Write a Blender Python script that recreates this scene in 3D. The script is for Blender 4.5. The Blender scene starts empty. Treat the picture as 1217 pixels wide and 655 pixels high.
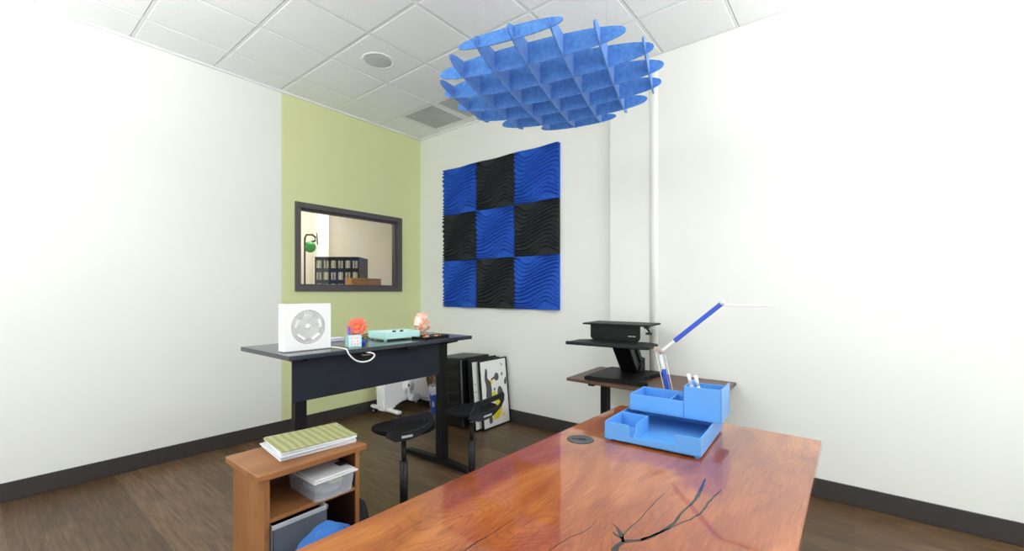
import bpy, bmesh, math, random
from mathutils import Vector, Matrix
random.seed(7)
S = bpy.context.scene
C = S.collection
PI = math.pi

# ------------------------------------------------------------------ helpers
def lin(h):
    h = h.lstrip('#')
    out = []
    for i in (0, 2, 4):
        c = int(h[i:i+2], 16) / 255
        out.append(c/12.92 if c <= .04045 else ((c+.055)/1.055)**2.4)
    return (*out, 1)

def mat(name, col, rough=.5, metal=0, spec=.5, coat=0, noise=0, nscale=8, bump=0, bscale=200, trans=0, alpha=1, sub=0):
    m = bpy.data.materials.new(name); m.use_nodes = True
    nt = m.node_tree; b = nt.nodes['Principled BSDF']
    c = lin(col)
    b.inputs['Base Color'].default_value = c
    b.inputs['Roughness'].default_value = rough
    b.inputs['Metallic'].default_value = metal
    b.inputs['Specular IOR Level'].default_value = spec
    b.inputs['Coat Weight'].default_value = coat
    b.inputs['Coat Roughness'].default_value = .06
    b.inputs['Transmission Weight'].default_value = trans
    b.inputs['Alpha'].default_value = alpha
    if sub:
        b.inputs['Subsurface Weight'].default_value = sub
        b.inputs['Subsurface Scale'].default_value = .02
    tc = nt.nodes.new('ShaderNodeTexCoord')
    n = nt.nodes.new('ShaderNodeTexNoise'); n.inputs['Scale'].default_value = nscale
    n.inputs['Detail'].default_value = 6
    nt.links.new(tc.outputs['Object'], n.inputs['Vector'])
    if noise:
        r = nt.nodes.new('ShaderNodeMapRange')
        r.inputs['From Min'].default_value = .3; r.inputs['From Max'].default_value = .7
        r.inputs['To Min'].default_value = 1-noise; r.inputs['To Max'].default_value = 1+noise
        nt.links.new(n.outputs['Fac'], r.inputs['Value'])
        v = nt.nodes.new('ShaderNodeVectorMath'); v.operation = 'SCALE'
        v.inputs[0].default_value = c[:3]
        nt.links.new(r.outputs['Result'], v.inputs['Scale'])
        nt.links.new(v.outputs['Vector'], b.inputs['Base Color'])
    if bump:
        n2 = nt.nodes.new('ShaderNodeTexNoise'); n2.inputs['Scale'].default_value = bscale
        nt.links.new(tc.outputs['Object'], n2.inputs['Vector'])
        bp = nt.nodes.new('ShaderNodeBump'); bp.inputs['Strength'].default_value = bump
        bp.inputs['Distance'].default_value = .002
        nt.links.new(n2.outputs['Fac'], bp.inputs['Height'])
        nt.links.new(bp.outputs['Normal'], b.inputs['Normal'])
    return m

def ramp(nt, stops):
    r = nt.nodes.new('ShaderNodeValToRGB'); e = r.color_ramp.elements
    while len(e) < len(stops): e.new(.5)
    for k, (p, c) in zip(e, stops):
        k.position = p; k.color = lin(c) if isinstance(c, str) else c
    return r

class MB:
    def __init__(s): s.bm = bmesh.new(); s.mi = 0
    def _add(s, t, smooth=False, M=None):
        if M is not None: bmesh.ops.transform(t, matrix=M, verts=t.verts)
        bmesh.ops.recalc_face_normals(t, faces=t.faces)
        for f in t.faces: f.material_index = s.mi; f.smooth = smooth
        me = bpy.data.meshes.new('t'); t.to_mesh(me); t.free()
        s.bm.from_mesh(me); bpy.data.meshes.remove(me); return s
    def box(s, x0, x1, y0, y1, z0, z1, bev=0, seg=2, M=None):
        t = bmesh.new(); bmesh.ops.create_cube(t, size=1)
        for v in t.verts:
            v.co = Vector(((x0+x1)/2+v.co.x*(x1-x0), (y0+y1)/2+v.co.y*(y1-y0), (z0+z1)/2+v.co.z*(z1-z0)))
        if bev: bmesh.ops.bevel(t, geom=t.edges[:], offset=bev, segments=seg, affect='EDGES', profile=.6)
        return s._add(t, False, M)
    def cyl(s, p0, p1, r0, r1=None, n=20, cap=True, smooth=True):
        r1 = r0 if r1 is None else r1
        p0, p1 = Vector(p0), Vector(p1); d = p1-p0
        t = bmesh.new()
        bmesh.ops.create_cone(t, cap_ends=cap, segments=n, radius1=r0, radius2=r1, depth=d.length)
        M = Matrix.Translation((p0+p1)/2) @ d.to_track_quat('Z', 'Y').to_matrix().to_4x4()
        bmesh.ops.transform(t, matrix=M, verts=t.verts)
        s._add(t, smooth)
        return s
    def tube(s, pts, r, n=10, close=False):
        pts = [Vector(p) for p in pts]; t = bmesh.new(); rings = []
        N = len(pts)
        for i, p in enumerate(pts):
            a = pts[i-1] if (i or close) else p; b = pts[(i+1) % N] if (i < N-1 or close) else p
            d = (b-a).normalized(); q = d.to_track_quat('Z', 'Y')
            rr = r[i] if isinstance(r, (list, tuple)) else r
            rings.append([t.verts.new(p + q @ Vector((rr*math.cos(2*PI*k/n), rr*math.sin(2*PI*k/n), 0))) for k in range(n)])
        for i in range(N if close else N-1):
            A, B = rings[i], rings[(i+1) % N]
            for k in range(n): t.faces.new((A[k], A[(k+1) % n], B[(k+1) % n], B[k]))
        if not close: t.faces.new(rings[0][::-1]); t.faces.new(rings[-1])
        return s._add(t, True)
    def lathe(s, prof, c=(0, 0, 0), n=32, smooth=True, M=None):
        t = bmesh.new(); rings = []
        for r, z in prof:
            if r < 1e-6: rings.append([t.verts.new((c[0], c[1], c[2]+z))])
            else: rings.append([t.verts.new((c[0]+r*math.cos(2*PI*k/n), c[1]+r*math.sin(2*PI*k/n), c[2]+z)) for k in range(n)])
        for A, B in zip(rings, rings[1:]):
            if len(A) == 1 and len(B) == 1: continue
            for k in range(n):
                j = (k+1) % n
                if len(A) == 1: t.faces.new((A[0], B[j], B[k]))
                elif len(B) == 1: t.faces.new((A[k], A[j], B[0]))
                else: t.faces.new((A[k], A[j], B[j], B[k]))
        return s._add(t, smooth, M)
    def prism(s, poly, h0, h1, M=None, bev=0, holes=()):
        """poly in local xy extruded in z from h0 to h1; one hole possible with the same point count"""
        t = bmesh.new()
        if not holes:
            a = [t.verts.new((x, y, h0)) for x, y in poly]; b = [t.verts.new((x, y, h1)) for x, y in poly]
            t.faces.new(a[::-1]); t.faces.new(b); n = len(a)
            for i in range(n): t.faces.new((a[i], a[(i+1) % n], b[(i+1) % n], b[i]))
        else:
            hole = holes[0]; n = len(poly); L = []
            for P_, h in ((poly, h0), (poly, h1), (hole, h0), (hole, h1)):
                L.append([t.verts.new((x, y, h)) for x, y in P_])
            for i in range(n):
                j = (i+1) % n
                t.faces.new((L[0][i], L[0][j], L[1][j], L[1][i])); t.faces.new((L[2][j], L[2][i], L[3][i], L[3][j]))
                t.faces.new((L[1][i], L[1][j], L[3][j], L[3][i])); t.faces.new((L[0][j], L[0][i], L[2][i], L[2][j]))
        if bev:
            bmesh.ops.recalc_face_normals(t, faces=t.faces)
            es = [e for e in t.edges if len(e.link_faces) == 2 and e.calc_face_angle(0) > .6]
            bmesh.ops.bevel(t, geom=es, offset=bev, segments=2, affect='EDGES')
        return s._add(t, False, M)
    def ball(s, c, r, sc=(1, 1, 1), sub=3):
        t = bmesh.new(); bmesh.ops.create_icosphere(t, subdivisions=sub, radius=r)
        M = Matrix.Translation(c) @ Matrix.Diagonal((*sc, 1))
        return s._add(t, True, M)
    def build(s, name, m, parent=None, smooth_angle=None):
        me = bpy.data.meshes.new(name); s.bm.to_mesh(me); s.bm.free()
        for k in (m if isinstance(m, (list, tuple)) else [m]): me.materials.append(k)
        o = bpy.data.objects.new(name, me); C.objects.link(o); o.parent = parent
        return o

def tag(o, label, cat, group=None, kind=None):
    if label: o['label'] = label
    if cat: o['category'] = cat
    if group: o['group'] = group
    if kind: o['kind'] = kind
    return o
def thing(name, label, cat, loc=(0, 0, 0), rz=0, group=None):
    o = bpy.data.objects.new(name, None); C.objects.link(o); o.empty_display_size = .05
    o.location = loc; o.rotation_euler = (0, 0, rz)
    return tag(o, label, cat, group)
def struct(name, mb, m, label=None, parent=None):
    o = mb.build(name, m, parent)
    if parent is None: o['kind'] = 'structure'
    if label: o['label'] = label
    return o
def copy_tree(root, loc, rz, label):
    r = root.copy(); C.objects.link(r); r.location = loc; r.rotation_euler = (0, 0, rz); r['label'] = label
    for ch in list(root.children):
        c = ch.copy(); C.objects.link(c); c.parent = r
        for g in list(ch.children):
            d = g.copy(); C.objects.link(d); d.parent = c
    return r

# ------------------------------------------------------------------ camera (standing photographer, level camera, small upward shift)
CAMH = 1.52
cd = bpy.data.cameras.new('camera'); cam = bpy.data.objects.new('camera', cd); C.objects.link(cam)
cam.location = (0, 0, CAMH); cam.rotation_euler = (PI/2, 0, -math.atan2(.7837, .6211))
cd.sensor_width = 36; cd.lens = 36*513/1217; cd.shift_y = 20/1217; cd.clip_start = .05
S.camera = cam

# ------------------------------------------------------------------ materials
def paint(name, col):
    return mat(name, col, .7, noise=.012, nscale=1.5, bump=.15, bscale=350, spec=.3)
M_white = paint('white_paint', 'ECEEE8')
M_green = paint('green_paint', 'DAE0AA')
M_beige = paint('beige_paint', 'CFC6B8')
M_tile = mat('ceiling_tile', 'F1F3F2', .9, noise=.02, nscale=60, bump=.5, bscale=500, spec=.2)
M_tbar = mat('ceiling_grid_white', 'E6E8E6', .5)
M_base = mat('rubber_baseboard', '3A3534', .55)
M_frame = mat('window_frame_bronze', '575152', .45)
M_black = mat('black_powder_coat', '0B0B0D', .5, spec=.3)
M_blackp = mat('black_plastic', '101012', .42, spec=.35)
M_blackm = mat('black_mesh_fabric', '0C0C0E', .9, spec=.2, bump=.5, bscale=900)
M_desk = mat('black_desktop_laminate', '30353E', .16, spec=.6)
M_panel = mat('dark_grey_vinyl_panel', '20252F', .6, spec=.25, noise=.12, nscale=6, bump=.1, bscale=20)
M_chrome = mat('chrome', 'D5D5D5', .15, 1)
M_whitep = mat('white_plastic', 'F2F2F2', .35)
M_whitem = mat('white_metal', 'EDEDEB', .3)
M_grey = mat('grey_plastic', 'A9ACAF', .5)
M_org = mat('blue_plastic', '62A3E6', .32, spec=.4)
M_lampb = mat('blue_anodised_arm', '2350C4', .35)
M_clear = mat('clear_acrylic', 'F4F6F8', .15, alpha=.7)
M_teal = mat('teal_plastic', 'C2F0EC', .4)
M_paper = mat('paper_white', 'F3F3F0', .8)
M_bluebin = mat('blue_bin', '2450A0', .45)
M_bluebag = mat('blue_fabric', '2C62A8', .8, noise=.2, nscale=9, bump=.6, bscale=300)
M_yellow = mat('yellow_ink', 'F0DE1E', .7)
M_greyink = mat('grey_ink', '55575B', .7, noise=.3, nscale=40)
M_brownbd = mat('brown_board', '86674F', .6, noise=.15, nscale=12)
M_rubber = mat('rubber', '2A2A2C', .7)

def felt():
    m = bpy.data.materials.new('blue_felt'); m.use_nodes = True; nt = m.node_tree; b = nt.nodes['Principled BSDF']
    tc = nt.nodes.new('ShaderNodeTexCoord'); n = nt.nodes.new('ShaderNodeTexNoise'); n.inputs['Scale'].default_value = 45
    n.inputs['Detail'].default_value = 8
    nt.links.new(tc.outputs['Object'], n.inputs['Vector'])
    r = ramp(nt, [(.3, '4A80C8'), (.5, '568CD6'), (.75, '6699DF')]); nt.links.new(n.outputs['Fac'], r.inputs['Fac'])
    nt.links.new(r.outputs['Color'], b.inputs['Base Color'])
    b.inputs['Roughness'].default_value = .95; b.inputs['Specular IOR Level'].default_value = .15
    b.inputs['Sheen Weight'].default_value = .3
    bp = nt.nodes.new('ShaderNodeBump'); bp.inputs['Strength'].default_value = .3; bp.inputs['Distance'].default_value = .001
    nt.links.new(n.outputs['Fac'], bp.inputs['Height']); nt.links.new(bp.outputs['Normal'], b.inputs['Normal'])
    return m
M_felt = felt()
M_foamb = mat('blue_foam', '2B5ABE', .9, noise=.06, nscale=50, bump=.4, bscale=700, spec=.15)
M_foamk = mat('charcoal_foam', '2E3234', .9, noise=.06, nscale=50, bump=.4, bscale=700, spec=.2)

def wood_planks():
    m = bpy.data.materials.new('dark_wood_planks'); m.use_nodes = True; nt = m.node_tree; b = nt.nodes['Principled BSDF']
    L = nt.links.new
    tc = nt.nodes.new('ShaderNodeTexCoord')
    mp = nt.nodes.new('ShaderNodeMapping'); mp.inputs['Rotation'].default_value = (0, 0, PI/2)
    L(tc.outputs['Object'], mp.inputs['Vector'])
    br = nt.nodes.new('ShaderNodeTexBrick'); br.offset = .37
    br.inputs['Scale'].default_value = 1; br.inputs['Brick Width'].default_value = 1.2; br.inputs['Row Height'].default_value = .15
    br.inputs['Mortar Size'].default_value = .0012; br.inputs['Bias'].default_value = 0
    br.inputs['Color1'].default_value = (.35, .35, .35, 1); br.inputs['Color2'].default_value = (.65, .65, .65, 1)
    br.inputs['Mortar'].default_value = (.0, .0, .0, 1)
    L(mp.outputs['Vector'], br.inputs['Vector'])
    mp2 = nt.nodes.new('ShaderNodeMapping'); mp2.inputs['Scale'].default_value = (22, 1.6, 1)
    L(tc.outputs['Object'], mp2.inputs['Vector'])
    n = nt.nodes.new('ShaderNodeTexNoise'); n.inputs['Scale'].default_value = 2.2; n.inputs['Detail'].default_value = 9
    n.inputs['Roughness'].default_value = .65; n.inputs['Distortion'].default_value = .6
    L(mp2.outputs['Vector'], n.inputs['Vector'])
    ad = nt.nodes.new('ShaderNodeMath'); ad.operation = 'MULTIPLY_ADD'; ad.inputs[1].default_value = .8
    L(br.outputs['Color'], ad.inputs[0]); 
    sc = nt.nodes.new('ShaderNodeMath'); sc.operation = 'MULTIPLY_ADD'; sc.inputs[1].default_value = 1.1; sc.inputs[2].default_value = -.42
    L(n.outputs['Fac'], sc.inputs[0]); L(sc.outputs[0], ad.inputs[2])
    r = ramp(nt, [(.0, '1E130E'), (.3, '41301F'), (.55, '5C4630'), (.8, '7A6248'), (1, '8E765A')])
    L(ad.outputs[0], r.inputs['Fac']); L(r.outputs['Color'], b.inputs['Base Color'])
    b.inputs['Roughness'].default_value = .38; b.inputs['Specular IOR Level'].default_value = .4
    bp = nt.nodes.new('ShaderNodeBump'); bp.inputs['Strength'].default_value = .25; bp.inputs['Distance'].default_value = .002
    L(ad.outputs[0], bp.inputs['Height']); L(bp.outputs['Normal'], b.inputs['Normal'])
    return m
M_floor = wood_planks()

def wood(name, stops, sx=1.0, sy=9.0, rings=9, rough=.4, coat=0, linecol=None, linew=.04, axis='X', bump=.05):
    m = bpy.data.materials.new(name); m.use_nodes = True; nt = m.node_tree; b = nt.nodes['Principled BSDF']
    L = nt.links.new
    tc = nt.nodes.new('ShaderNodeTexCoord')
    mp = nt.nodes.new('ShaderNodeMapping')
    mp.inputs['Scale'].default_value = {'X': (sx, sy, sy), 'Y': (sy, sx, sy), 'Z': (sy, sy, sx)}[axis]
    L(tc.outputs['Object'], mp.inputs['Vector'])
    # broad contour field -> growth rings
    n = nt.nodes.new('ShaderNodeTexNoise'); n.inputs['Scale'].default_value = .55; n.inputs['Detail'].default_value = 2.5
    n.inputs['Roughness'].default_value = .45; n.inputs['Distortion'].default_value = .5
    L(mp.outputs['Vector'], n.inputs['Vector'])
    k = nt.nodes.new('ShaderNodeMath'); k.operation = 'MULTIPLY'; k.inputs[1].default_value = rings
    L(n.outputs['Fac'], k.inputs[0])
    fr = nt.nodes.new('ShaderNodeMath'); fr.operation = 'FRACT'; L(k.outputs[0], fr.inputs[0])
    # fine fibres
    mp2 = nt.nodes.new('ShaderNodeMapping')
    mp2.inputs['Scale'].default_value = {'X': (3, 70, 70), 'Y': (70, 3, 70), 'Z': (70, 70, 3)}[axis]
    L(tc.outputs['Object'], mp2.inputs['Vector'])
    f = nt.nodes.new('ShaderNodeTexNoise'); f.inputs['Scale'].default_value = 1.2; f.inputs['Detail'].default_value = 8
    L(mp2.outputs['Vector'], f.inputs['Vector'])
    # broad colour drift
    mp3 = nt.nodes.new('ShaderNodeMapping')
    mp3.inputs['Scale'].default_value = {'X': (1.2, 4, 4), 'Y': (4, 1.2, 4), 'Z': (4, 4, 1.2)}[axis]
    L(tc.outputs['Object'], mp3.inputs['Vector'])
    g = nt.nodes.new('ShaderNodeTexNoise'); g.inputs['Scale'].default_value = 1.4; g.inputs['Detail'].default_value = 5
    g.inputs['Distortion'].default_value = .8
    L(mp3.outputs['Vector'], g.inputs['Vector'])
    a1 = nt.nodes.new('ShaderNodeMath'); a1.operation = 'MULTIPLY_ADD'; a1.inputs[1].default_value = .35
    L(f.outputs['Fac'], a1.inputs[0])
    a2 = nt.nodes.new('ShaderNodeMath'); a2.operation = 'MULTIPLY_ADD'; a2.inputs[1].default_value = 1.5; a2.inputs[2].default_value = -.42
    L(g.outputs['Fac'], a2.inputs[0]); L(a2.outputs[0], a1.inputs[2])
    r = ramp(nt, stops); L(a1.outputs[0], r.inputs['Fac'])
    out = r.outputs['Color']
    if linecol:
        lr = ramp(nt, [(0, (1, 1, 1, 1)), (linew, (.55, .55, .55, 1)), (linew*4, (.12, .12, .12, 1)), (1, (0, 0, 0, 1))])
        L(fr.outputs[0], lr.inputs['Fac'])
        mx = nt.nodes.new('ShaderNodeMix'); mx.data_type = 'RGBA'
        amp = nt.nodes.new('ShaderNodeMath'); amp.operation = 'MULTIPLY'
        g2 = nt.nodes.new('ShaderNodeMapRange'); g2.inputs['From Min'].default_value = .38; g2.inputs['From Max'].default_value = .62
        g2.inputs['To Min'].default_value = .15; g2.inputs['To Max'].default_value = 1
        L(g.outputs['Fac'], g2.inputs['Value'])
        L(lr.outputs['Color'], amp.inputs[0]); L(g2.outputs['Result'], amp.inputs[1])
        L(amp.outputs[0], mx.inputs[0]); L(out, mx.inputs[6]); mx.inputs[7].default_value = lin(linecol)
        out = mx.outputs[2]
    L(out, b.inputs['Base Color'])
    b.inputs['Roughness'].default_value = rough
    b.inputs['Coat Weight'].default_value = coat; b.inputs['Coat Roughness'].default_value = .08
    return m
def table_wood():
    m = bpy.data.materials.new('figured_red_wood'); m.use_nodes = True; nt = m.node_tree; b = nt.nodes['Principled BSDF']
    L = nt.links.new; N = nt.nodes.new
    tc = N('ShaderNodeTexCoord')
    def noise(scale, sc, det, rough=.5, dist=0):
        mp = N('ShaderNodeMapping'); mp.inputs['Scale'].default_value = sc; mp.inputs['Rotation'].default_value = (0, 0, .03)
        L(tc.outputs['Object'], mp.inputs['Vector'])
        n = N('ShaderNodeTexNoise'); n.inputs['Scale'].default_value = scale; n.inputs['Detail'].default_value = det
        n.inputs['Roughness'].default_value = rough; n.inputs['Distortion'].default_value = dist
        L(mp.outputs['Vector'], n.inputs['Vector']); return n.outputs['Fac']
    def mth(op, a, c=None, d=None):
        k = N('ShaderNodeMath'); k.operation = op
        for i, v in enumerate((a, c, d)):
            if v is None: continue
            if isinstance(v, (int, float)): k.inputs[i].default_value = v
            else: L(v, k.inputs[i])
        return k.outputs[0]
    drift = noise(1.3, (1.0, 3.2, 1), 6, .6, .9)          # broad light and dark zones along the board
    ring = noise(1.0, (1.1, 3.6, 1), 1.6, .35, .25)       # field whose contours are the growth rings
    fibre = noise(1.0, (9, 190, 1), 6, .7)
    pores = noise(1.0, (26, 260, 1), 3, .6)
    t1 = mth('MULTIPLY_ADD', drift, 1.7, -.52)
    t2 = mth('MULTIPLY_ADD', fibre, .95, mth('SUBTRACT', t1, .26))
    rings = mth('FRACT', mth('MULTIPLY_ADD', ring, 40, mth('MULTIPLY', fibre, 1.1)))
    rsoft = mth('MULTIPLY', mth('ABSOLUTE', mth('SUBTRACT', rings, .5)), 2)
    zone = noise(1.0, (.9, 2.0, 1), 2, .5, .3)
    zr = N('ShaderNodeMapRange'); zr.inputs['From Min'].default_value = .44; zr.inputs['From Max'].default_value = .58; L(zone, zr.inputs['Value'])
    lr = ramp(nt, [(.0, (0, 0, 0, 1)), (.62, (.04, .04, .04, 1)), (.9, (.35, .35, .35, 1)), (1, (.6, .6, .6, 1))]); L(rsoft, lr.inputs['Fac'])
    line = mth('MULTIPLY', lr.outputs['Color'], mth('MULTIPLY_ADD', zr.outputs['Result'], .75, .1))
    r = ramp(nt, [(.0, '60240C'), (.2, '7A3314'), (.42, '91441B'), (.62, 'A35522'), (.8, 'B3672C'), (1, 'C27A3C')]); L(t2, r.inputs['Fac'])
    mx = N('ShaderNodeMix'); mx.data_type = 'RGBA'; L(line, mx.inputs[0]); L(r.outputs['Color'], mx.inputs[6]); mx.inputs[7].default_value = lin('54230F')
    pr = ramp(nt, [(.62, (0, 0, 0, 1)), (.76, (.55, .55, .55, 1))]); L(pores, pr.inputs['Fac'])
    mx2 = N('ShaderNodeMix'); mx2.data_type = 'RGBA'; L(pr.outputs['Color'], mx2.inputs[0]); L(mx.outputs[2], mx2.inputs[6]); mx2.inputs[7].default_value = lin('5A2512')
    L(mx2.outputs[2], b.inputs['Base Color'])
    b.inputs['Roughness'].default_value = .35; b.inputs['Specular IOR Level'].default_value = .4
    b.inputs['Coat Weight'].default_value = 1; b.inputs['Coat Roughness'].default_value = .035; b.inputs['Coat IOR'].default_value = 1.52
    return m
M_table = table_wood()
M_shelfw = wood('cherry_bookcase_wood', [(.1, '7E4E2A'), (.5, '96643A'), (.9, 'AE7C4C')], sx=1.5, sy=12, rings=14, rough=.4, linecol='7A431C')
M_shelfv = wood('cherry_bookcase_wood_upright', [(.1, '7E4E2A'), (.5, '96643A'), (.9, 'AE7C4C')], sx=1.5, sy=12, rings=14, rough=.4, linecol='7A431C', axis='Z')
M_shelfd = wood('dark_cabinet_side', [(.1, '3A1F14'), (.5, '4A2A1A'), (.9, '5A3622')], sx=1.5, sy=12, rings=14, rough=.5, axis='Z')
M_walnut = wood('walnut_laminate', [(.1, '4A3328'), (.5, '63483A'), (.9, '7B5C4A')], sx=1, sy=14, rings=12, rough=.4, linecol='3A271E', axis='Y')
M_pine = wood('light_wood_box', [(.1, 'BC8850'), (.5, 'D09C62'), (.9, 'E0B27C')], sx=1, sy=12, rings=10, rough=.5, linecol='8A5C30')

# ------------------------------------------------------------------ the room
XW, YW, ZC = 4.0, 4.83, 3.69          # white wall, green wall, ceiling
X0, Y0 = -1.7, -2.1                   # glazed sides behind the photographer
b = MB(); b.box(X0-.1, XW+.1, Y0-.1, YW+.1, -.1, 0)
struct('floor', b, M_floor, 'dark brown wood plank floor')

# ceiling tiles (0.61 m) and the grid bars between them
xs = [2.09+.61*k for k in range(-7, 4)]; ys = [3.19+.61*k for k in range(-9, 3)]
ex = [X0]+[x for x in xs if X0+.05 < x < XW-.03]+[XW]; ey = [Y0]+[y for y in ys if Y0+.05 < y < YW]+[YW]
b = MB()
VX, VY = 3.31, 3.80                   # the air vent tile
for i in range(len(ex)-1):
    for j in range(len(ey)-1):
        if abs(ex[i]-VX) < .02 and (abs(ey[j]-VY) < .02 or abs(ey[j]-VY+.61) < .02): continue
        g = .0125
        b.box(ex[i]+g, ex[i+1]-g, ey[j]+g, ey[j+1]-g, ZC, ZC+.02, .005, 1)
b.box(X0-.1, XW+.1, Y0-.1, YW+.1, ZC+.03, ZC+.12)
struct('ceiling', b, M_tile, 'white suspended tile ceiling')
b = MB()
for x in ex: b.box(x-.0105, x+.0105, Y0, YW, ZC+.003, ZC+.03)
for y in ey: b.box(X0, XW, y-.0105, y+.0105, ZC+.0035, ZC+.03)
struct('trim_1', b, M_tbar, 'white metal ceiling grid')
b = MB(); b.box(XW-.02, XW, 1.883, YW, ZC-.02, ZC); b.box(X0, XW, YW-.02, YW, ZC-.02, ZC)
struct('trim_2', b, M_tbar, 'white wall angle at the ceiling')

# green accent wall with the interior window opening
WX0, WX1, WZ0, WZ1 = 2.24, 3.67, 1.53, 2.525
GX0 = 2.10
b = MB()
b.box(GX0, WX0, YW, YW+.12, 0, ZC+.1); b.box(WX1, XW+.1, YW, YW+.12, 0, ZC+.1)
b.box(WX0, WX1, YW, YW+.12, 0, WZ0); b.box(WX0, WX1, YW, YW+.12, WZ1, ZC+.1)
struct('wall_green', b, M_green, 'pale green accent wall')
b = MB(); b.box(X0-.1, GX0, YW, YW+.12, 0, ZC+.1)
struct('wall_left', b, M_white, 'white wall continuing beyond the green accent')
b = MB(); b.box(XW, XW+.12, 1.883, YW, 0, ZC+.1)
struct('wall_far', b, M_white, 'white wall behind the foam panels')
b = MB(); b.box(XW-.07, XW+.12, Y0-.1, 1.883, 0, ZC+.1, .004)
struct('wall_right', b, M_white, 'bright white wall right of the pilaster')
b = MB(); b.lathe([(.0, 0), (.046, 0), (.046, ZC-.035), (.04, ZC-.028), (0, ZC-.028)], (3.955, 1.447, 0), 36)
struct('trim_3', b, M_white, 'rounded white vertical riser cover on the right wall')
# window walls behind the photographer: big openings with frames, open to the daylight
b = MB()
b.box(X0-.12, X0, Y0-.1, YW, 0, .05); b.box(X0-.12, X0, Y0-.1, YW, 3.35, ZC+.1)
for y in (Y0-.1, YW-.7): b.box(X0-.12, X0, y, y+.6, .05, 3.35)
struct('wall_window_side', b, M_white)
b = MB()
for k in range(5): b.box(X0-.09, X0-.03, -1.6+k*1.4, -1.54+k*1.4, .05, 3.35)
b.box(X0-.09, X0-.03, -1.6, 4.1, .05, .11); b.box(X0-.09, X0-.03, -1.6, 4.1, 3.29, 3.35)
struct('window_2', b, M_frame)
b = MB()
b.box(X0-.1, XW+.1, Y0-.12, Y0, 0, .05); b.box(X0-.1, XW+.1, Y0-.12, Y0, 3.4, ZC+.1)
b.box(X0-.1, X0+.3, Y0-.12, Y0, .05, 3.4); b.box(XW-.35, XW+.1, Y0-.12, Y0, .05, 3.4)
struct('wall_window_back', b, M_white)
b = MB()
for k in range(5): b.box(-1.4+k*1.25, -1.34+k*1.25, Y0-.09, Y0-.03, .05, 3.4)
b.box(-1.4, 3.65, Y0-.09, Y0-.03, .05, .11); b.box(-1.4, 3.65, Y0-.09, Y0-.03, 3.34, 3.4)
struct('window_3', b, M_frame)

# baseboards
b = MB(); b.box(X0, XW, YW-.012, YW, 0, .138, .003, 1)
struct('baseboard_green', b, M_base, 'dark rubber baseboard under the green wall')
b = MB(); b.box(XW-.012, XW, 1.883, YW-.012, 0, .138, .003, 1)
struct('baseboard_far', b, M_base, 'dark rubber baseboard under the white wall')
b = MB(); b.box(XW-.082, XW-.07, Y0, 1.883, 0, .138, .003, 1)
struct('baseboard_right', b, M_base, 'dark rubber baseboard right of the pilaster')

# interior window: frame and pane
b = MB(); fw = .062
def frame(b, x0, x1, z0, z1, y0, y1, w, bev=.004):
    b.box(x0, x1, y0, y1, z1-w, z1, bev); b.box(x0, x1, y0, y1, z0, z0+w, bev)
    b.box(x0, x0+w, y0, y1, z0+w, z1-w, bev); b.box(x1-w, x1, y0, y1, z0+w, z1-w, bev)
frame(b, WX0, WX1, WZ0, WZ1, YW-.02, YW+.13, fw)
frame(b, WX0+fw, WX1-fw, WZ0+fw, WZ1-fw, YW+.035, YW+.085, .022, .002)
win = struct('window_1', b, M_frame, 'dark framed interior window in the green wall')
mg = bpy.data.materials.new('window_glass'); mg.use_nodes = True; nt = mg.node_tree; nt.nodes.clear()
o_ = nt.nodes.new('ShaderNodeOutputMaterial'); mx = nt.nodes.new('ShaderNodeMixShader'); fz = nt.nodes.new('ShaderNodeFresnel'); fz.inputs['IOR'].default_value = 1.5
tr = nt.nodes.new('ShaderNodeBsdfTransparent'); gl = nt.nodes.new('ShaderNodeBsdfGlossy'); gl.inputs['Roughness'].default_value = .01
tr.inputs['Color'].default_value = (.93, .95, .94, 1)
nt.links.new(fz.outputs[0], mx.inputs[0]); nt.links.new(tr.outputs[0], mx.inputs[1]); nt.links.new(gl.outputs[0], mx.inputs[2]); nt.links.new(mx.outputs[0], o_.inputs[0])
b = MB(); b.box(WX0+fw, WX1-fw, YW+.057, YW+.062, WZ0+fw, WZ1-fw)
pane = b.build('glass_pane', mg, win)

# the room beyond the window
b = MB(); b.box(.9, 5.2, 7.0, 7.1, 0, 3.4)
struct('wall_beyond', b, M_beige, 'beige wall of the room beyond the window')
b = MB(); b.box(.8, .9, YW+.12, 7.1, 0, 3.4); b.box(5.2, 5.3, YW+.12, 7.1, 0, 3.4)
struct('wall_beyond_sides', b, M_beige)
b = MB(); b.box(.8, 5.3, YW+.12, 7.1, -.1, 0)
struct('floor_beyond', b, M_floor)
b = MB(); b.box(.8, 5.3, YW+.12, 7.1, 3.3, 3.4)
struct('ceiling_beyond', b, M_tile)
b = MB(); b.box(3.54, 3.74, 6.85, 7.0, 0, 3.3, .01)
struct('wall_beyond_pilaster', b, M_white, 'white post in the room beyond the window')

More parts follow.
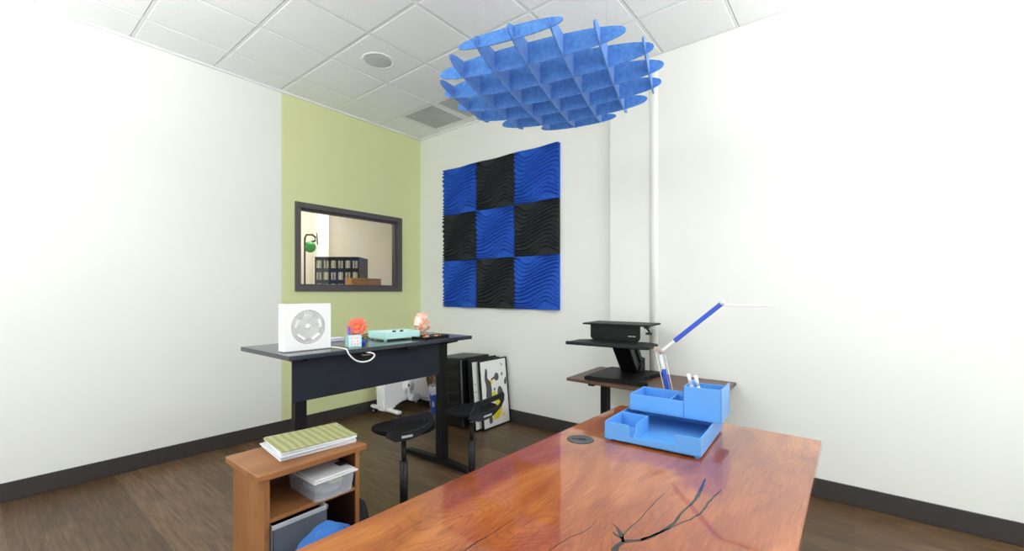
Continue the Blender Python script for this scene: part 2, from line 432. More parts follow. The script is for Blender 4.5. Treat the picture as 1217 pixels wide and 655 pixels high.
# ------------------------------------------------------------------ ceiling speaker and air vent
t = thing('ceiling_speaker', 'round white speaker grille set in a ceiling tile', 'speaker', (2.395, 3.495, ZC))
b = MB(); b.lathe([(.120, 0), (.122, -.006), (.150, -.004), (.153, 0), (.12, .0)], n=48); b.build('rim', M_whitep, t)
b = MB(); b.lathe([(0, -.012), (.06, -.011), (.1, -.008), (.12, -.003)], n=48); b.build('grille', mat('perforated_grille', 'C9CDCC', .6, bump=1, bscale=900), t)
t = thing('air_vent', 'square perforated grey air vent fully visible in the ceiling near the corner', 'vent', (VX+.305, VY+.305, ZC))
b = MB(); frame(b, -.29, .29, -.29, .29, 0, .012, .03, .002)
for v in b.bm.verts: v.co = Vector((v.co.x, v.co.z, .012-v.co.y))
b.build('frame', M_tbar, t)
b = MB(); b.box(-.262, .262, -.262, .262, .007, .011)
b.build('perforated_plate', mat('vent_perforated_grey', 'BEC0BE', .7, noise=.1, nscale=3, bump=1, bscale=400), t)
copy_tree(t, (VX+.305, VY-.305, ZC), 0, 'second grey air vent, beside the first and half hidden by the blue felt baffle')

# ------------------------------------------------------------------ wavy foam panels, 3 x 3, on the white wall
def foam_mesh():
    t = bmesh.new(); NY, NZ = 44, 208; w = .604; R_ = 13
    V = []
    for i in range(NY+1):
        col = []
        u = i/NY
        for j in range(NZ+1):
            v = j/NZ
            edge = min(1, 6*v*(1-v)*2+.0)
            wav = (1.4*math.cos(2*PI*.85*((1-u)-.22)+.5*math.sin(v*5)) + .2*math.sin(2*PI*u*2+v*6))*min(1, 9*v+.15, 9*(1-v)+.15)
            ph = v*R_ + wav + .5
            fr_ = ph % 1.0
            ridge = math.sin(PI/2*min(1, fr_/.36)) if fr_ < .36 else math.cos(PI/2*(fr_-.36)/.64)**.9
            amp = .044*(.8+.2*math.sin(2*PI*u*1.3+v*7))
            dep = .010 + amp*ridge + .006*math.sin(PI*u*2+v*3)
            col.append(t.verts.new((-dep, (u-.5)*w, v*w)))
        V.append(col)
    for i in range(NY):
        for j in range(NZ):
            f = t.faces.new((V[i][j], V[i+1][j], V[i+1][j+1], V[i][j+1])); f.smooth = True
    # sides down to the wall
    ring = [V[i][0] for i in range(NY+1)]+[V[NY][j] for j in range(1, NZ+1)]+[V[i][NZ] for i in range(NY-1, -1, -1)]+[V[0][j] for j in range(NZ-1, 0, -1)]
    back = [t.verts.new((0, v.co.y, v.co.z)) for v in ring]; n = len(ring)
    for k in range(n): t.faces.new((ring[k], back[k], back[(k+1) % n], ring[(k+1) % n]))
    t.faces.new(back)
    bmesh.ops.recalc_face_normals(t, faces=t.faces)
    me = bpy.data.meshes.new('acoustic_panel'); t.to_mesh(me); t.free(); return me
fm_b = foam_mesh(); fm_b.materials.append(M_foamb)
fm_k = fm_b.copy(); fm_k.materials.clear(); fm_k.materials.append(M_foamk)
rown = ['bottom', 'middle', 'top']; coln = ['left', 'middle', 'right']
for r_ in range(3):
    for c_ in range(3):
        blue = (r_+c_) % 2 == 0
        o = bpy.data.objects.new('acoustic_panel', fm_b if blue else fm_k); C.objects.link(o)
        o.location = (XW+.002, 4.018-.607*c_, 1.327+.607*r_)
        where = 'centre' if (r_ == 1 and c_ == 1) else f'{rown[r_]} {coln[c_]}' if (r_ != 1 and c_ != 1) else (f'{rown[r_]} middle' if c_ == 1 else f'{coln[c_]} middle')
        tag(o, f'{"blue" if blue else "charcoal"} wavy foam panel at the {where} of the nine on the white wall', 'acoustic panel', 'wavy foam panels on the white wall')

# ------------------------------------------------------------------ hanging felt baffle: 7 x 7 elliptical fins
t = thing('felt_ceiling_baffle', 'round blue felt lattice baffle hanging under the ceiling', 'acoustic baffle', (2.48, 1.635, 2.925))
d1 = Vector((.235, -.972, 0)).normalized(); n1 = Vector((.972, .235, 0)).normalized()
d2 = Vector((.963, .27, 0)).normalized(); n2 = Vector((-.27, .963, 0)).normalized()
def fin(off, d, n, R_=.742, Hh=.078, th=.009):
    half = math.sqrt(max(R_*R_-off*off, .01)); h = Hh*math.sqrt(max(1-(off/R_)**2, .1))*1.02+.004
    poly = []
    K = 44
    for k in range(K):
        a = 2*PI*k/K
        ca, sa = math.cos(a), math.sin(a)
        poly.append((half*math.copysign(abs(ca)**.95, ca), h*math.copysign(abs(sa)**.85, sa)))
    M = Matrix(((d.x, 0, n.x, n.x*off), (d.y, 0, n.y, n.y*off), (0, 1, 0, 0), (0, 0, 0, 1)))
    return MB().prism(poly, -th/2, th/2, M, bev=.0012)
for off in (-.672, -.446, -.218, .008, .232, .456, .67): fin(off, d1, n1).build('felt_fin', M_felt, t)
for off in (.645, .43, .213, -.004, -.222, -.433, -.65): fin(off, d2, n2).build('felt_fin', M_felt, t)
for (x, y) in ((.32, .36), (-.4, .25), (-.25, -.4), (.42, -.22)):
    b = MB(); b.cyl((x, y, .0), (x, y, ZC-2.925), .0009, n=6); b.build('cable', M_grey, t)

# ------------------------------------------------------------------ the big wooden table in front
TZ = .76
t = thing('wood_table', 'large glossy reddish wood slab table in the foreground', 'table', (0, 0, 0))
poly = [(.45, 1.296), (2.725, 1.236), (2.742, 1.224), (2.735, .62), (2.72, .13), (.42, .13)]
b = MB(); b.prism(poly, TZ-.045, TZ, bev=.004); top = b.build('tabletop', M_table, t)
def ribbon(pts, ws, z0, z1):
    out = MB(); L_, R2 = [], []
    P2 = [Vector((p[0], p[1])) for p in pts]
    for i, p in enumerate(P2):
        d = (P2[min(i+1, len(P2)-1)]-P2[max(i-1, 0)]).normalized(); nn = Vector((-d.y, d.x))
        L_.append(p+nn*ws[i]/2); R2.append(p-nn*ws[i]/2)
    for i in range(len(P2)-1):
        out.prism([tuple(L_[i]), tuple(L_[i+1]), tuple(R2[i+1]), tuple(R2[i])], z0, z1)
    return out
def smooth_path(pts, k=6, jit=.0):
    out = []
    n = len(pts)
    for i in range(n-1):
        p0 = Vector(pts[max(i-1, 0)]); p1 = Vector(pts[i]); p2 = Vector(pts[i+1]); p3 = Vector(pts[min(i+2, n-1)])
        for j in range(k):
            s = j/k
            q = .5*((2*p1)+(p2-p0)*s+(2*p0-5*p1+4*p2-p3)*s*s+(3*p1-p0-3*p2+p3)*s**3)
            out.append(q+Vector([random.uniform(-jit, jit) for _ in range(len(q))]))
    out.append(Vector(pts[-1])); return out
M_crack = mat('black_filled_crack', '1A1B1C', .2, noise=.3, nscale=60, coat=.4)
cracks = [  # world xy on the tabletop
    ([(1.178, .555), (1.239, .551), (1.283, .513), (1.345, .486), (1.436, .466), (1.535, .465), (1.632, .456), (1.748, .462), (1.87, .475)], (.012, .012, .009, .007, .008, .006, .007, .010, .003)),
    ([(1.283, .513), (1.364, .48), (1.448, .451), (1.515, .426), (1.576, .413), (1.687, .411), (1.80, .40)], (.006, .005, .003, .004, .005, .004, .002)),
    ([(1.239, .551), (1.289, .567), (1.407, .563), (1.564, .565), (1.637, .561)], (.006, .003, .0025, .002, .001)),
    ([(1.239, .551), (1.275, .575), (1.30, .599), (1.318, .622)], (.008, .011, .006, .001)),
    ([(1.255, .560), (1.262, .585), (1.275, .60)], (.006, .007, .001)),
    ([(.74, .86), (.82, .885), (.908, .897), (.961, .899), (1.011, .895), (1.134, .893)], (.001, .0015, .002, .0035, .0015, .001)),
    ([(1.02, .705), (1.081, .701), (1.155, .691), (1.23, .669), (1.304, .672)], (.001, .0015, .002, .0015, .001)),
]
for pts, ws in cracks:
    k = 6; path = smooth_path(pts, k, .0012)
    W = []
    for i in range(len(path)):
        f_ = i/k; a = min(int(f_), len(ws)-2); W.append(1.35*(ws[a]+(ws[a+1]-ws[a])*(f_-a))*random.uniform(.8, 1.25))
    ribbon(path, W, TZ-.002, TZ+.0004).build('crack_inlay', M_crack, t)
for x, y in ((.62, .3), (2.55, .3), (.62, 1.12), (2.52, 1.06)):
    b = MB(); b.box(x-.035, x+.035, y-.035, y+.035, 0, TZ-.045, .004); b.build('leg', M_black, t)
b = MB(); b.box(.66, 2.5, .68, .74, TZ-.1, TZ-.045, .003); b.box(.59, .65, .3, 1.1, TZ-.09, TZ-.045, .003); b.box(2.5, 2.56, .3, 1.05, TZ-.09, TZ-.045, .003)
b.build('under_frame', M_black, t)
# round flip-up grommet
b = MB(); b.lathe([(0, .003), (.03, .0035), (.052, .003), (.058, .0035), (.068, .002), (.07, 0), (.0, 0)], n=44)
g = thing('cable_grommet', 'round dark grey cable grommet set in the reddish tabletop', 'grommet', (1.966, 1.107, TZ+.0005), -.9)
b.build('rim', mat('grommet_grey', '4A4B4C', .45), g)
b = MB(); b.box(-.045, .02, -.002, .002, .003, .0045); b.box(-.012, .03, -.016, -.012, .003, .0047); b.box(.02, .024, -.016, .002, .003, .0047)
b.build('flap_seam', M_black, g)

# ------------------------------------------------------------------ black standing desk by the green wall
DZ = 1.135
t = thing('standing_desk', 'tall black standing desk with a dark front panel by the green wall', 'desk', (0, 0, 0))
b = MB(); b.box(1.20, 2.785, 2.66, 3.40, DZ-.03, DZ, .004); b.build('desktop', M_desk, t)
b = MB()
b.box(1.26, 2.47, 2.745, 2.755, .828, DZ-.03, .002)
b.build('front_panel', M_panel, t)
for x in (1.36, 2.62):
    b = MB(); b.box(x-.045, x+.045, 2.835, 2.905, .035, .62, .006); b.build('leg', M_black, t)
    b = MB(); b.box(x-.038, x+.038, 2.841, 2.899, .60, DZ-.06, .005); b.build('inner_leg', M_black, t)
    b = MB(); M = Matrix(((0, 0, 1, 0), (1, 0, 0, 0), (0, 1, 0, 0), (0, 0, 0, 1)))
    b.prism([(2.52, .0), (3.36, .0), (3.36, .018), (3.33, .035), (2.95, .05), (2.8, .05), (2.55, .035), (2.52, .018)], x-.035, x+.035, M, bev=.004)
    b.build('foot', M_black, t)
    b = MB(); b.prism([(2.70, DZ-.03), (2.70, DZ-.045), (2.85, DZ-.075), (3.1, DZ-.075), (3.33, DZ-.045), (3.33, DZ-.03)], x-.03, x+.03, M, bev=.002)
    b.build('support_arm', M_black, t)
b = MB(); b.box(1.36, 2.62, 2.85, 2.89, DZ-.075, DZ-.03, .003); b.build('crossbar', M_black, t)
b = MB(); b.box(2.07, 2.17, 2.648, 2.70, DZ-.052, DZ-.031, .006); b.build('height_control', M_black, t)
b = MB(); b.tube([(1.70, 2.70, DZ-.032), (1.70, 2.665, DZ-.05), (1.73, 2.655, DZ-.052), (1.77, 2.665, DZ-.05), (1.775, 2.70, DZ-.032)], .004); b.build('cable_hook', mat('brass', 'A08A55', .35, .8), t)

# ---- box fan
t = thing('desk_fan', 'square white box fan on the black standing desk', 'fan', (1.403, 2.83, DZ+.001), -.02)
b = MB(); w = .153; N = 48
sq = []
for k in range(N):
    a = 2*PI*k/N+PI/4; c_, s_ = math.cos(a), math.sin(a); m_ = max(abs(c_), abs(s_)); sq.append((w*c_/m_, .155+w*s_/m_))
ci = [(.112*math.cos(2*PI*k/N+PI/4), .155+.112*math.sin(2*PI*k/N+PI/4)) for k in range(N)]
Mf = Matrix(((1, 0, 0, 0), (0, 0, 1, 0), (0, 1, 0, 0), (0, 0, 0, 1)))
b.prism(sq, 0, .09, Mf, holes=[ci]); b.build('housing', M_whitep, t)
b = MB()
for r_ in [.022+.0065*k for k in range(14)]:
    b.tube([(r_*math.cos(2*PI*k/40), .004, .155+r_*math.sin(2*PI*k/40)) for k in range(40)], .0026 if abs(r_-.087) > .004 else .0015, 6, True)
for k in range(12):
    a = 2*PI*k/12; b.tube([(.02*math.cos(a), .007, .155+.02*math.sin(a)), (.113*math.cos(a), .007, .155+.113*math.sin(a))], .002, 6)
b.lathe([(0, 0), (.02, 0), (.02, .006), (0, .006)], M=Matrix.Translation((0, .008, .155)) @ Matrix.Rotation(PI/2, 4, 'X'))
b.build('grille', M_whitem, t)
b = MB()
for k in range(5):
    a = 2*PI*k/5
    M = Matrix.Translation((0, .045, .155)) @ Matrix.Rotation(a, 4, 'Y') @ Matrix.Rotation(.5, 4, 'X')
    b.box(-.03, .03, -.002, .002, .02, .1, 0, M=M)
b.cyl((0, .03, .155), (0, .07, .155), .028); b.build('blades', M_whitep, t)
b = MB(); b.cyl((0, .078, .155), (0, .082, .155), .113, n=48); b.build('back_guard', M_whitep, t)
b = MB(); b.box(-.153, .153, -.004, .094, -.0, .006, .002); b.build('foot', M_grey, t)
pts = [(1.545, 2.80, DZ+.012), (1.56, 2.72, DZ+.010), (1.568, 2.650, DZ+.004), (1.582, 2.64, DZ-.03), (1.63, 2.637, DZ-.075), (1.685, 2.637, DZ-.092), (1.735, 2.637, DZ-.088), (1.77, 2.637, DZ-.066), (1.772, 2.64, DZ-.048), (1.75, 2.652, DZ-.037), (1.738, 2.68, DZ-.036)]
b = MB(); b.tube(smooth_path(pts, 6), .0052, 8); tag(b.build('power_cord', M_whitep), 'white cord looping over the edge of the black standing desk', 'cord')

# ---- pencil holder with pens and flower
t = thing('pencil_holder', 'small mint square pencil cup with a pink print on the standing desk', 'pencil cup', (1.705, 2.79, DZ+.001), -.30)
b = MB(); w = .045; hh = .085
b.box(-w, w, -w, w, 0, .004, .001)
for a, c_, d_, e_ in ((-w, w, -w, -w+.003), (-w, w, w-.003, w), (-w, -w+.003, -w, w), (w-.003, w, -w, w)): b.box(a, c_, d_, e_, .002, hh, .001)
b.build('cup', M_teal, t)
b = MB(); b.box(-.026, .030, -w-.0004, -w, .014, .072, 0); b.build('print_panel', mat('print_pale', 'F6E6EA', .6), t)
b = MB(); random.seed(3)
for k in range(9):
    x = -.028+.02*(k % 3)+random.uniform(-.004, .004); z = .022+.02*(k//3)
    if k == 4: continue
    b.cyl((x+.008, -w-.0008, z), (x+.008, -w, z), .0045, n=8)
b.build('pink_print', mat('pink_print', 'E89AA0', .6), t)
def pen(name, p, q, r, m, label, cap=None):
    b = MB(); b.cyl(p, q, r); o = b.build(name, m); tag(o, label, 'pen' if name == 'pen' else name.replace('_', ' ')); return o
pen('pen', (1.68, 2.79, DZ+.006), (1.655, 2.77, DZ+.14), .009, mat('purple_pen', '8050C8', .35), 'thick purple pen standing in the mint cup')
t = thing('scissors', 'scissors with grey loop handles standing in the mint cup', 'scissors', (1.70, 2.79, DZ))
b = MB()
for dx in (-.012, .012): b.tube([(dx+.011*math.cos(a*PI/8), 0, .118+.016*math.sin(a*PI/8)) for a in range(16)], .0028, 6, True)
b.build('handle', M_grey, t)
b = MB(); b.box(-.006, .006, -.001, .001, .006, .105); b.build('blade', M_chrome, t)
pen('pen', (1.715, 2.80, DZ+.006), (1.73, 2.795, DZ+.115), .006, mat('pink_pen', 'D84A90', .35), 'short pink pen in the mint cup below the flower')
t = thing('artificial_flower', 'coral gerbera flower with a yellow centre in the mint cup', 'flower', (1.712, 2.797, DZ+.005))
b = MB(); b.tube([(-.01, .01, 0), (.0, 0, .06), (.012, -.005, .12)], .0025, 8); b.build('stem', mat('stem_green', '3E7A36', .5), t)
M_petal = mat('coral_petal', 'F07B62', .6, noise=.12, nscale=60, sub=.2)
Fc = Vector((.02, -.012, .132)); nrm = Vector((-.62, -.72, .3)).normalized()
Q = nrm.to_track_quat('Z', 'Y').to_matrix().to_4x4()
b = MB()
for ring, (n_, L_, tilt) in enumerate(((14, .074, .12), (12, .060, .4), (9, .040, .75))):
    for k in range(n_):
        a = 2*PI*(k+.5*ring)/n_+random.uniform(-.08, .08)
        pr = [(0, -.003), (L_*.4, -.010), (L_*.8, -.011), (L_, -.004), (L_, .004), (L_*.8, .011), (L_*.4, .010), (0, .003)]
        M = Matrix.Translation(Fc) @ Q @ Matrix.Rotation(a, 4, 'Z') @ Matrix.Rotation(-tilt*random.uniform(.7, 1.3), 4, 'Y')
        b.prism(pr, ring*.002, ring*.002+.0012, M)
b.build('petals', M_petal, t)
b = MB(); b.ball(tuple(Fc+nrm*.007), .010, (1, 1, .8), 2); b.build('flower_centre', mat('flower_yellow', 'F4C93A', .7), t)
# small things behind the cup
b = MB(); b.box(1.70, 1.86, 3.17, 3.25, DZ+.001, DZ+.028, .004); tag(b.build('notepad', mat('lilac_paper', 'D8D8EA', .6)), 'pale lilac notepad block at the back of the standing desk', 'notepad')
t = thing('glasses', 'dark red framed glasses lying behind the mint cup', 'glasses', (2.07, 3.22, DZ+.001), .1)
b = MB()
for sx in (-.034, .034): b.tube([(sx+.026*math.cos(k*PI/10), -.01, .02+.018*math.sin(k*PI/10)) for k in range(20)], .0035, 6, True)
b.tube([(-.01, -.01, .025), (0, -.012, .03), (.01, -.01, .025)], .003, 6)
b.build('rims', mat('dark_red_plastic', '6A1A20', .3), t)
for sx in (-1, 1):
    b = MB(); b.tube([(sx*.062, -.01, .028), (sx*.064, .06, .026), (sx*.05, .12, .004)], .003, 6); b.build('temple', M_blackp, t)
b = MB(); b.lathe([(0, 0), (.016, 0), (.018, .004), (.018, .022), (.012, .028), (0, .03)], (1.842, 2.88, DZ+.001)); tag(b.build('bottle_cap', mat('blue_cap', '2458C8', .4)), 'small blue cap beside the mint cup', 'cap')

# ---- mint tray
t = thing('paper_tray', 'long mint plastic desk tray on the standing desk', 'tray', (2.03, 2.885, DZ+.001), -.075)
b = MB(); tw, td, th = .335, .25, .066
b.box(0, tw, 0, td, .012, .018, .001)
b.box(0, tw, 0, .005, .012, th, .0015); b.box(0, .005, 0, td, .012, th, .0015); b.box(tw-.005, tw, 0, td, .012, th, .0015); b.box(0, tw, td-.005, td, .012, th, .0015)
b.box(-.004, .0, .08, td-.08, .03, th-.004, .001)
for x, y in ((.01, .01), (tw-.03, .01), (.01, td-.03), (tw-.03, td-.03)): b.box(x, x+.02, y, y+.02, 0, .014)
b.build('tray_body', M_teal, t)
b = MB(); b.box(.02, .315, .02, td-.02, .0185, .0565, .002); b.build('paper_stack', M_paper, t)
b = MB(); b.tube([(2.14+.028*k, 2.93-.003*k, DZ+.063+.008*math.sin(PI*min(k, 1-0)*0+PI*(k % 2))) for k in range(2)], .004)
t = thing('binder_clip', 'black binder clip lying in the mint tray, nearer the window side', 'clip', (2.17, 2.95, DZ+.058))
b = MB(); b.prism([(-.016, 0), (.016, 0), (.006, .014), (-.006, .014)], -.012, .012, Matrix(((1, 0, 0, 0), (0, 0, 1, 0), (0, 1, 0, 0), (0, 0, 0, 1))), bev=.001); b.build('clip_body', M_blackp, t)
b = MB(); b.tube([(-.01, 0, .012), (-.012, 0, .022), (.012, 0, .022), (.01, 0, .012)], .0012, 6); b.build('clip_wire', M_chrome, t)
t2 = copy_tree(t, (2.24, 2.945, DZ+.058), .5, 'second black binder clip in the mint tray, nearer the salt lamp')
t['group'] = t2['group'] = 'binder clips in the mint tray'; t['label'] = 'black binder clip in the mint tray, farther from the salt lamp'

# ---- salt lamp
t = thing('salt_lamp', 'pale pink rock salt lamp on the standing desk', 'lamp', (2.55, 3.06, DZ+.001))
b = MB(); b.lathe([(0, 0), (.045, 0), (.048, .004), (.048, .014), (.042, .018), (0, .018)], n=28); b.build('wooden_base', M_pine, t)
tb = bmesh.new(); bmesh.ops.create_icosphere(tb, subdivisions=4, radius=1)
from mathutils import noise as mnoise
for v in tb.verts:
    p = v.co.copy(); n_ = mnoise.noise(p*1.6+Vector((3, 1, 7)))*.32+mnoise.noise(p*4.5)*.13
    c = mnoise.cell(p*2.3)*.10
    k = 1+n_+c
    v.co = Vector((p.x*.074*k, p.y*.066*k, .108+p.z*.092*(1+.5*n_)))
b = MB(); b._add(tb, False)
msalt = mat('pink_salt', 'F2B79E', .45, noise=.16, nscale=22, bump=.8, bscale=60, sub=.2)
nt = msalt.node_tree; nn = [n for n in nt.nodes if n.type == 'TEX_NOISE'][0]
rr = ramp(nt, [(.32, 'E58E66'), (.45, 'F0B090'), (.56, 'F7DACB'), (.7, 'FBF0EA')]); nt.links.new(nn.outputs['Fac'], rr.inputs['Fac'])
nt.links.new(rr.outputs['Color'], nt.nodes['Principled BSDF'].inputs['Base Color'])
b.build('salt_crystal', msalt, t)
# ---- dark accessory tray with oddments
t = thing('accessory_tray', 'shallow black tray of oddments at the right end of the standing desk', 'tray', (2.30, 2.72, DZ+.001), .12)
b = MB(); b.box(0, .30, 0, .15, 0, .004); b.box(0, .30, 0, .006, 0, .018, .001); b.box(0, .30, .144, .15, 0, .018, .001); b.box(0, .006, 0, .15, 0, .018, .001); b.box(.294, .30, 0, .15, 0, .018, .001)
b.build('tray_body', M_blackp, t)
t = thing('reading_glasses', 'wire framed reading glasses lying in the shallow black tray', 'glasses', (2.45, 2.83, DZ+.012), .2)
b = MB()
for sx in (-.03, .03): b.tube([(sx+.025*math.cos(k*PI/10), .004*math.sin(k*PI/10), .018+.015*math.sin(k*PI/10)) for k in range(20)], .0022, 6, True)
b.tube([(-.006, 0, .022), (0, 0, .026), (.006, 0, .022)], .002, 6); b.build('rims', M_grey, t)
for sx in (-1, 1):
    b = MB(); b.tube([(sx*.056, 0, .026), (sx*.058, .08, .022)], .002, 6); b.build('temple', M_grey, t)
for k, (x, y, col, nm) in enumerate(((2.34, 2.79, 'C98A5A', 'tan wooden'), (2.375, 2.80, 'F2B4A6', 'pale pink'), (2.44, 2.76, 'E6A08A', 'salmon'))):
    b = MB(); b.box(x, x+.03, y-.012, y+.012, DZ+.0055, DZ+.02+.004*k, .004); tag(b.build('eraser', mat('eraser_'+str(k), col, .7)), f'{nm} eraser lying in the shallow black tray', 'eraser', 'erasers in the shallow black tray')
b = MB(); b.ball((2.55, 2.815, DZ+.013), .0075, sub=2); tag(b.build('push_pin', mat('amber', 'C08A40', .4)), 'amber pin at the right end of the shallow black tray', 'pin')
bpy.data.objects['push_pin'].location.z = -.0

# ------------------------------------------------------------------ lean stools
def make_stool():
    t = thing('lean_stool', '', 'stool', (0, 0, 0), 0, 'black lean stools')
    H_ = .655
    b = MB()   # saddle seat pad, round and dished, thinner at the front
    tb = bmesh.new(); NR, NA = 10, 48; rows = []
    for side in (1, -1):
        for i in range(NR+1):
            r = i/NR; row = []
            for k in range(NA):
                a = 2*PI*k/NA; R_ = .185+.018*math.cos(2*a)
                z = (.006-.018*(1-r*r)+.006*math.cos(a)*r) if side == 1 else (-.03-.020*(1-r**4)+.012*r**4)
                row.append((r*R_*math.cos(a), r*R_*.82*math.sin(a), z))
            rows.append(row)
    order = rows[:NR+1]+rows[NR+1:][::-1]
    V = [[tb.verts.new(c) for c in row] for row in order]
    for A, B in zip(V, V[1:]):
        for k in range(NA): tb.faces.new((A[k], A[(k+1) % NA], B[(k+1) % NA], B[k]))
    bmesh.ops.remove_doubles(tb, verts=tb.verts, dist=1e-5)
    bmesh.ops.translate(tb, verts=tb.verts, vec=(0, 0, H_))
    b._add(tb, True); b.build('seat', M_blackm, t)
    # raised rim plate with a grip opening along the front edge
    outer = [(-.085, -.020), (-.075, .010), (-.045, .085), (.02, .098), (.10, .110), (.182, .123), (.203, .105), (.212, .062), (.185, .024), (.12, -.012), (.05, -.032), (-.02, -.040)]
    hole = [(-.022, .018), (-.012, .040), (.004, .060), (.04, .066), (.10, .075), (.160, .084), (.172, .074), (.178, .058), (.160, .042), (.12, .028), (.05, .014), (.01, .010)]
    def dense(P_, m_=3):
        o = []
        for i in range(len(P_)):
            a, c = Vector(P_[i]), Vector(P_[(i+1) % len(P_)])
            o += [tuple(a+(c-a)*k/m_) for k in range(m_)]
        return o
    b = MB(); b.prism(dense(outer), -.009, .009, bev=.003, holes=[dense(hole)])
    for v in b.bm.verts:
        u, w_, d_ = v.co
        bow = .145-1.6*(u-.03)**2*1.0
        v.co = Vector((u, -(bow+d_)-.3*max(w_, 0), H_+w_*1.18-.008))
    for f in b.bm.faces: f.smooth = False
    b.build('rim_handle', mat('dark_grey_rim', '24262B', .42, spec=.4), t)
    b = MB()
    for k in range(6): x_ = .020+.011*k; b.prism([(x_, -.018+.0014*k), (x_+.0112, -.0166+.0014*k), (x_+.0112, -.0046+.0014*k), (x_, -.006+.0014*k)], -.0125, -.0095)
    for v in b.bm.verts:
        u, w_, d_ = v.co; v.co = Vector((u, -(.145-1.6*(u-.03)**2-d_)-.3*max(w_, 0), H_+w_*1.18-.008))
    b.build('label_plate', M_grey, t)
    b = MB(); b.lathe([(0, -.045), (.05, -.045), (.034, -.075), (.022, -.085), (0, -.085)], (0, 0, H_)); b.build('seat_hub', M_blackp, t)
    b = MB(); b.cyl((0, 0, H_-.10), (0, 0, H_-.078), .0145); b.build('collar', M_chrome, t)
    b = MB(); b.cyl((0, 0, .37), (0, 0, H_-.095), .0165); b.build('gas_lift', M_blackp, t)
    b = MB(); b.cyl((0, 0, .03), (0, 0, H_-.225), .0265); b.build('post', M_blackp, t)
    b = MB(); b.lathe([(0, 0), (.155, 0), (.160, .006), (.150, .014), (.09, .028), (.04, .045), (.0, .05)], n=48); b.build('base', M_rubber, t)
    return t
stool = make_stool()
stool.location = (1.755, 2.285, 0); stool.rotation_euler = (0, 0, -.86)
stool['label'] = 'black lean stool with a round seat, nearer the wooden bookcase'
stool2 = copy_tree(stool, (2.32, 2.22, 0), -.35, 'black lean stool in front of the framed prints, right of the desk leg')

# ------------------------------------------------------------------ white exercise bike under the desk
t = thing('exercise_bike', 'white under-desk exercise bike on casters by the green wall', 'exercise bike', (0, 0, 0))
Mxz = lambda y0: Matrix(((1, 0, 0, 0), (0, 0, -1, y0), (0, 1, 0, 0), (0, 0, 0, 1)))
b = MB()
prof = [(3.10, .10), (3.12, .075), (3.19, .07), (3.27, .085), (3.30, .12), (3.38, .15), (3.47, .16), (3.55, .15), (3.62, .155), (3.72, .13), (3.80, .10), (3.88, .09), (3.88, .13), (3.82, .25), (3.78, .36), (3.79, .50), (3.74, .56), (3.60, .58), (3.30, .60), (3.16, .62), (3.11, .58), (3.09, .35)]
b.prism(prof, -.075, .075, Mxz(4.50), bev=.022); b.build('body', M_whitep, t)
b = MB(); b.cyl((3.46, 4.424, .33), (3.46, 4.410, .33), .085, n=40); b.cyl((3.46, 4.410, .33), (3.46, 4.404, .33), .06, n=40); b.build('crank_cover', M_whitem, t)
b = MB(); b.box(3.445, 3.465, 4.396, 4.404, .305, .365, .003, M=None); b.build('crank_slot', M_blackp, t)
b = MB(); b.prism([(3.44, .165), (3.53, .145), (3.585, .20), (3.56, .235), (3.47, .245)], 0, .085, Mxz(4.40), bev=.006); b.build('pedal', mat('pedal_grey', 'B4B7BA', .5), t)
b = MB(); b.box(3.44, 3.47, 4.385, 4.40, .19, .33, .004); b.build('crank_arm', M_whitep, t)
for x in (3.185, 3.84):
    b = MB(); b.box(x-.03, x+.03, 4.22, 4.78, .072, .105, .012, 3); b.build('stabiliser_bar', M_whitep, t)
    for y in (4.25, 4.74):
        w_ = MB(); w_.cyl((x-.02, y, .03), (x+.02, y, .03), .0295, n=24); w = w_.build('caster', M_rubber, t)
        f_ = MB(); f_.box(x-.008, x+.008, y-.012, y+.02, .04, .075, .003); f_.cyl((x-.023, y, .03), (x-.021, y, .03), .012); f_.cyl((x+.021, y, .03), (x+.023, y, .03), .012); f_.build('caster_fork', M_chrome, w)
b = MB(); b.box(3.57, 3.60, 4.418, 4.426, .10, .20, .002); b.cyl((3.62, 4.42, .155), (3.62, 4.40, .155), .02); b.build('adjuster_knob', M_grey, t)
b = MB(); b.cyl((3.66, 4.5, .5), (3.68, 4.5, .80), .025); b.build('seat_post', M_chrome, t)
b = MB(); b.ball((3.70, 4.5, .82), .12, (1.1, .85, .3)); b.build('saddle', M_blackp, t)

# wooden cabinet and bin in the corner
t = thing('side_cabinet', 'low brown wooden cabinet in the corner behind the exercise bike', 'cabinet', (0, 0, 0))
b = MB(); b.box(3.90, 3.985, 4.08, 4.80, .06, .62, .004); b.build('cabinet_body', M_brownbd, t)
b = MB(); b.box(3.897, 3.901, 4.10, 4.44, .08, .60, .001); b.box(3.897, 3.901, 4.45, 4.78, .08, .60, .001); b.build('door', M_brownbd, t)
b = MB(); b.box(3.91, 3.985, 4.10, 4.78, 0, .06); b.build('plinth', M_rubber, t)
for y in (4.40, 4.49):
    b = MB(); b.cyl((3.897, y, .37), (3.882, y, .37), .009); b.build('knob', M_chrome, t)
t = thing('waste_bin', 'small blue waste bin with a clear liner behind the desk leg', 'waste bin', (3.71, 4.12, 0))
b = MB(); b.lathe([(0, 0), (.10, 0), (.103, .004), (.125, .29), (.128, .295), (.121, .295), (.10, .01), (0, .008)], n=40); b.build('bin_body', M_bluebin, t)
b = MB()
tb = bmesh.new(); rings = []
for r_, z in ((.131, .245), (.1315, .275), (.131, .297), (.127, .335), (.118, .35), (.112, .34), (.119, .29), (.11, .1)):
    rings.append([tb.verts.new(((r_+.004*math.sin(k*2.9)+.003*math.sin(k*5.1))*math.cos(2*PI*k/48), (r_+.004*math.sin(k*2.9))*math.sin(2*PI*k/48), z+.012*math.sin(k*1.7)*(z > .3 or z < .26))) for k in range(48)])
